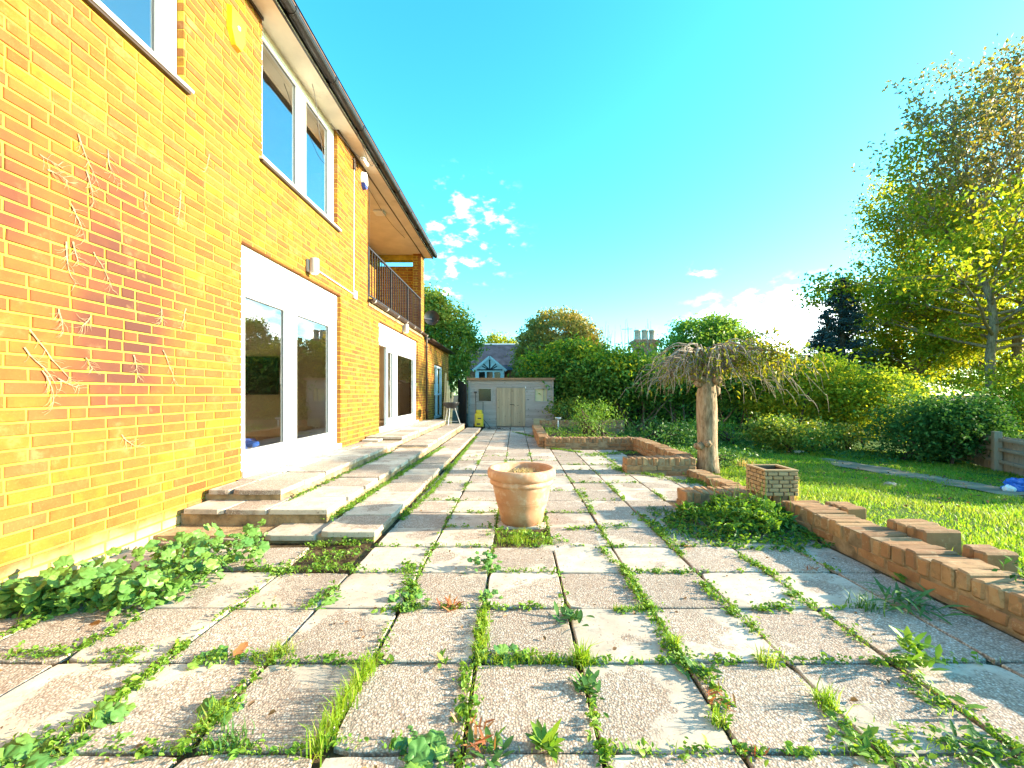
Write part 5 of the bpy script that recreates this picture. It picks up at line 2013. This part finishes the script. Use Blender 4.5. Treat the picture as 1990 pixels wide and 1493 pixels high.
# weeds along the joints: denser lengths traced as they lie on the paving, plus a thin random scatter
W_ = [pseg(1165, 1065, 1215, 1110, 1), pseg(1215, 1110, 1265, 1190, 1.6, .02), pseg(1265, 1190, 1300, 1260, .7), pseg(1300, 1260, 1390, 1330, 1.4, .02), pseg(1385, 1330, 1415, 1420, .8),
      pseg(1270, 1030, 1330, 1085, .9), pseg(1360, 1130, 1420, 1190, 1.4, .02), pseg(1420, 1190, 1480, 1240, 1.3, .02), pseg(1430, 1080, 1530, 1130, 1.1), pseg(1530, 1155, 1590, 1190, 1), pseg(1600, 1195, 1690, 1260, .8),
      pseg(1460, 1185, 1570, 1180, 1), pseg(1190, 1190, 1270, 1185, .7), pseg(1240, 1112, 1340, 1115, 1), pseg(940, 1170, 930, 1290, 1.2), pseg(915, 1290, 900, 1460, 1.2, .02), pseg(560, 1290, 700, 1285, .4),
      pseg(800, 1100, 795, 1190, 1.6, .025), pseg(760, 1210, 730, 1290, .6), pseg(720, 1190, 830, 1180, 1, .015), pseg(590, 1185, 660, 1140, 1.2, .02), pseg(380, 1290, 460, 1275, 1.4, .02), pseg(460, 1280, 560, 1275, .8),
      pseg(170, 1410, 270, 1330, 1.5, .02), pseg(270, 1330, 370, 1245, 1.1, .012), pseg(380, 1430, 470, 1350, 1.4, .02), pseg(200, 1270, 300, 1265, .8), pseg(20, 1275, 130, 1270, 1.4, .02), pseg(30, 1220, 130, 1185, 1.2, .02),
      pseg(130, 1275, 280, 1200, 1.2, .015), pseg(0, 1470, 130, 1460, 2.2, .05), pseg(270, 1460, 500, 1455, .8), pseg(620, 1440, 780, 1455, .5), pseg(1560, 1330, 1700, 1470, .7), pseg(1680, 1450, 1760, 1490, 2, .03),
      pseg(1760, 1450, 1990, 1480, 1.6, .05), pseg(1780, 1330, 1850, 1390, 1.1, .02), pseg(1700, 1290, 1800, 1290, .7), pseg(960, 1280, 1050, 1280, 1, .015), pseg(1060, 1280, 1150, 1285, 1, .015),
      pseg(1130, 950, 1150, 1000, .4), pseg(780, 1010, 840, 955, 1.4, .015), pseg(840, 955, 925, 850, 1.2, .012), pseg(500, 1112, 690, 1105, 2.0, .03), pseg(600, 1090, 700, 1075, 2.2, .06),
      pseg(600, 1062, 720, 1052, 1.6, .03), pseg(720, 1020, 790, 985, 1.2, .02), pseg(960, 1035, 1090, 1050, 2.2, .05), pseg(1100, 1030, 1230, 1020, .8, .02), pseg(1240, 1000, 1320, 1060, 1.2, .03),
      pseg(640, 1010, 720, 960, 1.8, .025, .085), pseg(720, 960, 860, 870, 1.4, .018, .085), pseg(560, 975, 760, 880, .6, .012, .18),
      pseg(860, 870, 930, 832, 1.2, .02, .0), pseg(1060, 870, 1130, 880, 2, .04), pseg(1140, 885, 1230, 880, 2.2, .09), pseg(1200, 910, 1340, 940, 1.6, .04), pseg(1180, 905, 1220, 920, 1.4, .06), pseg(1330, 930, 1440, 960, 1.8, .08),
      pseg(1000, 840, 1040, 850, 1.2, .05), pseg(1010, 990, 1060, 1030, 1, .03)]
for r_ in range(16):
    y = GY0 + S * r_
    for c in range(-4, 8):
        x = GX0 + S * c
        if c < 0 and y > 3.1:
            continue
        if random.random() < .55:
            W_.append(((x, y, 0), (x + S, y, 0), random.uniform(.0, .6), .008))
        if random.random() < .45:
            W_.append(((x, y, 0), (x, y + S, 0), random.uniform(.1, .75), .008))
P = seg_points(W_, 66)
P = P[P[:, 0] > -2.8]
k = RNG.integers(4, 10, len(P))
idx = np.repeat(np.arange(len(P)), k)
Q = P[idx] + RNG.normal(size=(len(idx), 3)) * np.array([.014, .014, 0])
Q[:, 2] += np.abs(RNG.normal(size=len(idx))) * .012 + .002
V, Fc = leaf_arrays(Q, .020 * RNG.uniform(.6, 1.5, len(P))[idx], up=.9, aspect=.55, fold=.12, detail=True)
o = bpy.data.objects.new('joint_weeds', npmesh('joint_weeds', V, Fc, M['weed']))
tag(link(o), 'small green weeds growing along the joints of the paving', 'weeds', kind='stuff')
P = seg_points(W_, 120)
P = P[P[:, 0] > -2.8]
V, T = blade_arrays(P, .030, .0016, .9, .5)
o = bpy.data.objects.new('joint_grass', npmesh('joint_grass', V, T, M['grass']))
tag(link(o), 'fine grass blades growing along the joints of the paving', 'grass', kind='stuff')
# dead leaves and crumbs lying about
n = 420
P = np.stack([RNG.uniform(-2.7, 2.3, n), 1.25 + RNG.uniform(0, 1, n) ** 1.4 * 7, np.full(n, .006)], 1)
P = P[(P[:, 0] > -1.0) | (P[:, 1] < 3.0)]
Vl, Fl = leaf_arrays(P, .016 * RNG.uniform(.4, 1.8, len(P)), up=1.6, aspect=.6, fold=.2, detail=True)
o = bpy.data.objects.new('leaf_litter', npmesh('leaf_litter', Vl, Fl, M['litter']))
tag(link(o), 'small brown bits of dead leaf scattered over the paving', 'litter', kind='stuff')
n = 260
P = np.stack([RNG.uniform(2.8, 8, n), RNG.uniform(2.2, 8.5, n), np.zeros(n)], 1)
P[:, 2] = lz(P[:, 0], P[:, 1]) + .04
Vl, Fl = leaf_arrays(P, .045, up=1.2, aspect=.6, fold=.2, detail=True)
o = bpy.data.objects.new('lawn_litter', npmesh('lawn_litter', Vl, Fl, M['litter']))
tag(link(o), 'dead leaves lying in the grass of the lawn', 'litter', kind='stuff')
# moss and seedlings filling the joints
segs = []
for r_ in range(24):
    y = GY0 + S * r_
    for c in range(-4, 8):
        x = GX0 + S * c
        if c < 0 and y > 3.1:
            continue
        segs += [((x, y, -.02), (x + S, y, -.02), .5, .004), ((x, y, -.02), (x, y + S, -.02), .5, .004)]
P = seg_points(segs, 90)
V, Fc = leaf_arrays(P, .012, up=1, aspect=.7, fold=.2)
o = bpy.data.objects.new('joint_moss', npmesh('joint_moss', V, Fc, M['weed_dark']))
tag(link(o), 'dark moss and seedlings low in the joints of the paving', 'moss', kind='stuff')

n = 2600
P = np.stack([RNG.uniform(.78, 2.5, n), 8.98 + RNG.beta(1, 1.3, n) * 3.8, .10 + np.abs(RNG.normal(0, .07, n))], 1)
P = P[np.sin(P[:, 0] * 5) * np.sin(P[:, 1] * 3.3) + RNG.normal(0, .5, len(P)) > -.2]
leaves('bed_weeds', P, .06, M['weed'], None, up=.5, aspect=.4)
tag(bpy.data.objects['bed_weeds'], 'low green weeds covering the soil of the brick flower bed', 'weeds', kind='stuff')
n = 5200
P = np.stack([RNG.uniform(2.75, 9.5, n), RNG.uniform(8.6, 12.6, n), np.zeros(n)], 1)
P[:, 2] = lz(P[:, 0], P[:, 1]) + np.abs(RNG.normal(0, .06, n))
P = P[(P[:, 1] > 9.2 + .5 * np.sin(P[:, 0] * 2.2))]
leaves('border_weeds', P, .08, M['weed_dark'], None, up=.4, aspect=.45)
tag(bpy.data.objects['border_weeds'], 'rough leafy weeds along the shaded far border of the lawn', 'weeds', kind='stuff')

# grass tufts along joints, individually placed -----------------------------


def tuft(px, py, h, n, sp, label, mat='grass', z=0.0, lean=.7, w=.0026, line=None, name='grass_tuft'):
    c = np.array(gnd(px, py, z))
    P = np.repeat(c[None], n, 0)
    if line:
        d = np.array(gnd(*line, z)) - c
        P = P + RNG.uniform(0, 1, n)[:, None] * d
    P = P + RNG.normal(size=(n, 3)) * np.array([sp, sp, 0])
    P[:, 2] = z - .01
    V, T = blade_arrays(P - c, h, w, lean, .5)
    o = bpy.data.objects.new(name, npmesh(name, V, T, M[mat]))
    link(o, None, tuple(c))
    return tag(o, label, 'grass tuft', 'grass tufts in the paving joints', 'stuff' if n < 90 and h > .1 else None)


tuft(608, 1470, .085, 420, .016, 'long strip of bright grass filling a joint from the front edge of the patio', line=(722, 1295))
tuft(935, 1290, .06, 260, .015, 'upright grass strip in the joint in line with the left side of the pot', line=(940, 1195))
tuft(1130, 1285, .08, 150, .02, 'bushy grass clump in the central joint, right of the front middle slab')
tuft(1605, 1372, .09, 80, .018, 'spiky lone grass tuft on the right foreground joint')
tuft(1483, 1293, .07, 70, .02, 'yellowish grass tuft at a slab corner right of centre', line=(1500, 1290))
tuft(1310, 1255, .07, 70, .015, 'small grass tuft beside the leafy weed patch right of centre')
tuft(1395, 1405, .06, 50, .012, 'grass tuft growing out of the reddish joint at lower right')
tuft(515, 1285, .07, 140, .025, 'grass clump at the slab corner left of centre', line=(560, 1270))
tuft(380, 1430, .07, 90, .02, 'thin wispy grass at the lower left joint', line=(440, 1380))
tuft(165, 1420, .06, 60, .02, 'wispy grass blades at the far lower left joint', line=(210, 1380))
tuft(960, 1285, .045, 300, .012, 'low grass fringe along the cross joint in the centre foreground', line=(1160, 1288))
tuft(1190, 1188, .04, 160, .01, 'low grass fringe along the cross joint below the pot', line=(1265, 1186))
tuft(1685, 1185, .10, 70, .03, 'pale grass tuft in the shade of the right wall', 'weed_dark')
tuft(1260, 990, .07, 160, .03, 'grass edge in front of the short brick return wall', 'weed_dark', line=(1340, 1000))
tuft(1020, 1032, .05, 260, .03, 'mossy yellow green grass at the foot of the pot', line=(1000, 1055), w=.002)
tuft(965, 1050, .045, 280, .03, 'yellow green grass in front of the pot where a slab is missing', line=(1075, 1055), w=.002)
tuft(450, 1440, .06, 70, .03, 'short grass tuft low in the left foreground', 'weed_dark')


# leafy weeds with separate leaves ------------------------------------------
def leaf_mesh_long(name, mat, wid=.3, nseg=5, droop=.25, tooth=.0):
    mb = MB()
    for i in range(nseg + 1):
        t = i / nseg
        wv = wid * math.sin(math.pi * min(1, t * .92 + .06)) ** .8 * .5 * (1 + (tooth if i % 2 else -tooth))
        z = .18 * t - droop * t * t
        for s in (-1, 0, 1):
            mb.v.append((s * wv, t, z + (.06 * wid * abs(s))))
    for i in range(nseg):
        for j in range(2):
            a = i * 3 + j
            mb.f.append((a, a + 1, a + 4, a + 3))
    return mb.mesh(name, mat, True)


def leaf_mesh_round(name, mat, lobes=5):
    mb = MB()
    n = 20
    mb.v.append((0, .08, 0))
    for rr, zz in ((.5, .05), (1.0, .02)):
        for k in range(n):
            a = -math.pi / 2 + .25 + (2 * math.pi - .5) * k / (n - 1)
            r = .5 * rr * (1 + (.10 * math.cos(lobes * (a - math.pi / 2))) * rr)
            z = zz + .045 * math.cos(lobes * (a - math.pi / 2)) * rr - .05 * rr * rr + .03 * math.sin(2 * a + 1)
            mb.v.append((r * math.cos(a), .42 + r * math.sin(a), z))
    for k in range(n - 1):
        mb.f.append((0, 1 + k, 2 + k))
        mb.f.append((1 + k, 1 + n + k, 2 + n + k, 2 + k))
    return mb.mesh(name, mat, True)


LM = {'long': [leaf_mesh_long('leaf', M['weed'], .28, 5, .3), leaf_mesh_long('leaf', M['weed'], .34, 5, .15, .12)],
      'dark': [leaf_mesh_long('leaf', M['weed_dark'], .36, 5, .25), leaf_mesh_long('leaf', M['weed_dark'], .3, 6, .1, .15)],
      'round': [leaf_mesh_round('leaf', M['mallow'], 5), leaf_mesh_round('leaf', M['mallow'], 6)],
      'red': [leaf_mesh_long('leaf', M['weed_red'], .2, 4, .1, .1)],
      'thin': [leaf_mesh_long('leaf', M['weed_dark'], .13, 5, .5)]}


def put_round(par, p, L, lo=.2, hi=1.05):
    o = bpy.data.objects.new('leaf', random.choice(LM['round']))
    link(o, par, p)
    th = random.uniform(lo, hi)
    a = random.gauss(-.75, .8)
    nv = Vector((math.sin(th) * math.cos(a), math.sin(th) * math.sin(a), math.cos(th)))
    q = Vector((0, 0, 1)).rotation_difference(nv) @ Euler((0, 0, random.uniform(0, 6.28))).to_quaternion()
    o.rotation_euler = q.to_euler()
    o.scale = (L, L, L)
    return o


def put_leaf(par, kind, p, L, yaw, pitch, roll=0.0):
    if kind == 'round':
        return put_round(par, p, L, .1, .9)
    o = bpy.data.objects.new('leaf', random.choice(LM[kind]))
    link(o, par, p)
    o.rotation_euler = (pitch, roll, yaw)
    o.scale = (L, L, L)
    return o


def weed(px, py, kind, n, L, label, z=0.0, rise=.5, spread=.02, h=0.0, name='weed', cat='weed', stem=None):
    c = gnd(px, py, z)
    t = thing(name, c, label, cat, 'weeds growing in the paving joints')
    for k in range(n):
        yaw = k * 2.4 + random.uniform(-.4, .4)
        hh = h * (k / max(1, n - 1)) if h else 0
        p = (c[0] + random.gauss(0, spread), c[1] + random.gauss(0, spread), c[2] + .004 + hh)
        put_leaf(t, kind, p, L * random.uniform(.65, 1.2), yaw, random.uniform(.05, rise), random.uniform(-.3, .3))
    if h:
        MB().tube([c, (c[0] + .01, c[1], c[2] + h)], [.005, .003], 5).build('stem', stem or M['weed_dark'], t)
    return t


weed(1138, 1340, 'dark', 34, .055, 'dark leafy weed below the central grass clump', rise=.8, spread=.025)
weed(1110, 1205, 'dark', 26, .07, 'dark spreading weed with small leaves below the right side of the pot', rise=.8, spread=.035)
weed(1058, 1455, 'long', 26, .075, 'pale star shaped rosette weed at the bottom centre', rise=.9, spread=.008)
weed(800, 1160, 'round', 22, .055, 'leafy weed column in the joint left of centre', rise=.6, spread=.035)
weed(800, 1185, 'dark', 16, .06, 'dark low weed at the foot of the leafy column left of centre', rise=.7, spread=.03)
weed(645, 1165, 'round', 15, .055, 'round leaved weed on the joint below the steps', rise=.7, spread=.035)
weed(440, 1378, 'round', 12, .06, 'round leaved weed beside thin grass at lower left', rise=.7, spread=.03)
weed(415, 1282, 'round', 12, .045, 'small round leaved weed next to a brown dead leaf', rise=.6, spread=.03)
weed(230, 1385, 'round', 14, .055, 'bright round leaved weed along the lower left joint', rise=.5, spread=.035)
weed(60, 1475, 'round', 26, .075, 'big round leaved weed cut by the bottom left corner', rise=.5, spread=.06)
weed(825, 1470, 'round', 30, .06, 'dense dark round leaved weed at the bottom edge left of centre', rise=.6, spread=.045)
weed(930, 1450, 'red', 26, .045, 'straggly red stemmed weed at the bottom centre joint', rise=1.0, spread=.035, h=.05)
weed(960, 1465, 'dark', 20, .05, 'dark serrated weed beside the red stemmed one', rise=.7, spread=.03)
weed(945, 1105, 'round', 46, .04, 'rounded pale green bushy weed in the joint just below the pot', rise=.9, spread=.035, h=.09)
weed(945, 1160, 'round', 22, .035, 'smaller pale green weed under the bushy one', rise=.8, spread=.03)
weed(875, 1180, 'red', 26, .06, 'small reddish dried weed lying on a pebbly slab', rise=.8, spread=.03)
weed(1450, 1470, 'red', 14, .03, 'tiny red brown weed at the bottom edge right of centre', rise=.9, spread=.03)
weed(1395, 1365, 'red', 24, .04, 'reddish brown weed in the joint at lower right', rise=.7, spread=.035)
weed(1360, 1310, 'dark', 22, .055, 'dark leafy weed at the slab corner right of centre', rise=.7, spread=.035)
weed(1780, 1295, 'long', 48, .07, 'upright leafy weed in the shade near the right wall', rise=1.0, spread=.03, h=.10)
weed(1765, 1180, 'thin', 60, .12, 'arching narrow leaved weed hanging over the slab by the right wall', rise=.9, spread=.07, h=.05)
weed(1690, 1455, 'long', 40, .05, 'leafy weed spilling along the joint at the bottom right', rise=.6, spread=.04)
weed(1905, 1455, 'dark', 44, .05, 'mixed leafy weed at the bottom right corner', rise=.7, spread=.05)
weed(1830, 1360, 'long', 12, .06, 'small pale weed in the shaded joint at the right', rise=.7, spread=.03)
weed(1195, 1025, 'thin', 26, .07, 'flat creeping weed on the slabs to the right of the pot', rise=.4, spread=.05)
weed(1760, 1120, 'round', 14, .05, 'round leaved weed growing out of the foot of the right wall', rise=.9, spread=.035, z=.02)
weed(1575, 1110, 'red', 16, .035, 'small dark red weed at a slab corner near the right wall', rise=.7, spread=.025)
weed(755, 1290, 'long', 9, .045, 'small fan of leaves on the front left joint', rise=.9, spread=.01)
weed(860, 1285, 'long', 10, .05, 'upright pale leaves at the slab edge in front', rise=1.1, spread=.015)
weed(985, 1280, 'round', 16, .05, 'low round leaved weed on the crossing of joints in the front centre', rise=.5, spread=.03)

# mallow patch at the foot of the wall
mp_ = thing('mallow_patch', (-2.2, 2.7, 0), 'large patch of round leaved mallow at the foot of the brick wall on the left', 'plant')
A = []
while len(A) < 290:
    px = random.uniform(5, 505)
    lo = 1200 - .28 * max(0, px - 240) - (0.0 if px > 120 else 0)
    hi = 1165 - .30 * px + 25
    py = random.uniform(min(hi, lo - 12), lo)
    if px > 430 and py > 1110:
        continue
    A.append((px, py))
for (px, py) in A:
    c = gnd(px, py)
    if c[0] < -2.80:
        c = (-2.79, c[1], 0)
    if c[0] > -1.42:
        continue
    z = random.uniform(.02, .20) * min(1, (2.86 + c[0]) * 1.2 + .55)
    put_round(mp_, (c[0], c[1], z), random.uniform(.042, .085))
n = 1700
idx = RNG.integers(0, len(A), n)
P = np.array([gnd(*A[i]) for i in idx]) + RNG.normal(size=(n, 3)) * np.array([.03, .03, 0])
P[:, 0] = np.clip(P[:, 0], -2.80, -1.40)
P[:, 2] = RNG.uniform(.0, .13, n)
leaves('under_leaves', P, .042, M['mallow'], mp_, up=.6, aspect=.7, detail=True)['kind'] = 'stuff'

# tangle of weeds in front of the short return wall
rp = thing('weed_thicket', (2.0, 3.5, 0), 'tangled thicket of leafy weeds in front of the planter, against the low walls', 'plant')
pts = []
while len(pts) < 3000:
    x, y = random.uniform(1.15, 2.44), random.uniform(2.75, 4.02)
    d = ((x - 1.95) / .62) ** 2 + ((y - 3.62) / .46) ** 2
    if d < 1.0 or (random.random() < .22 and d < 1.7):
        lump = .5 + .5 * math.sin(x * 11 + 1.3 * math.sin(y * 9)) * math.sin(y * 13 + x * 4)
        if random.random() > .35 + .65 * lump:
            continue
        hgt = .19 * max(.05, 1 - d) * (.25 + lump) * random.uniform(.15, 1.1) + .01
        pts.append((x, y, hgt))
pts = np.array(pts)
leaves('low_foliage', pts[::2], .05, M['weed'], rp, up=.6, aspect=.38, detail=True, fold=.12)['kind'] = 'stuff'
leaves('foliage', pts[1::2], .05, M['weed_dark'], rp, up=.6, aspect=.38, detail=True, fold=.12)['kind'] = 'stuff'
pts = np.array(pts)
sel = pts[(pts[:, 2] > .06)]
leaves('tip_leaves', sel[RNG.integers(0, len(sel), 1100)] + np.array([0, 0, .035]), .055, M['weed'], rp, up=.5, aspect=.32, detail=True)['kind'] = 'stuff'
for k in range(190):
    q = sel[random.randrange(len(sel))]
    put_leaf(rp, random.choice(('dark', 'long', 'long')), (q[0], q[1], q[2] + .01), random.uniform(.06, .12), random.uniform(0, 6.28), random.uniform(-.2, .9), random.uniform(-.4, .4))
mb = MB()
for k in range(26):
    x, y = random.gauss(2.0, .2), random.gauss(3.72, .12)
    h = random.uniform(.2, .42)
    MB().tube([(x, y, 0), (x + random.uniform(-.04, .04), y, h * .6), (x + random.uniform(-.1, .1), y + random.uniform(-.05, .05), h)], [.0035, .0028, .001], 4, False).build('stem', M['weed'], rp)
# dry stalks beside the planter
tuft(1545, 975, .30, 34, .03, 'dry pale stalks growing up beside the square planter', 'dry', .1, .6, .0022)
tuft(1445, 905, .14, 70, .06, 'yellow flowering grass at the right foot of the weeping tree', 'dry', .0, .8, .004)
shrub('ground_ivy', 'low dark plants around the foot of the weeping tree', 3.3, 7.2, -.1, .7, .6, .28, 60, 26, .1, .06, 'weed_dark', 3, base_gap=0)
shrub('wall_ivy', 'trailing ivy over the near right end of the long wall', 2.72, 1.95, .13, .14, .3, .14, 20, 16, .05, .045, 'ivy', 3, base_gap=0)
# fallen brown leaves
lf = [leaf_mesh_long('fallen_leaf', M['weed_red'], .5, 4, .1, .2)]
for i, (px, py, lab) in enumerate(((455, 1282, 'curled brown dead leaf beside a round leaved weed'), (1345, 1065, 'brown dead leaf on a joint right of the pot'), (180, 1215, 'brown dead leaf on a slab in front of the mallow patch'))):
    c = gnd(px, py)
    o = link(bpy.data.objects.new('fallen_leaf', lf[0]), None, (c[0], c[1], .012))
    o.scale = (.085,) * 3
    o.rotation_euler = (.1, .2, i * 2.1)
    tag(o, lab, 'leaf', 'fallen leaves on the patio')
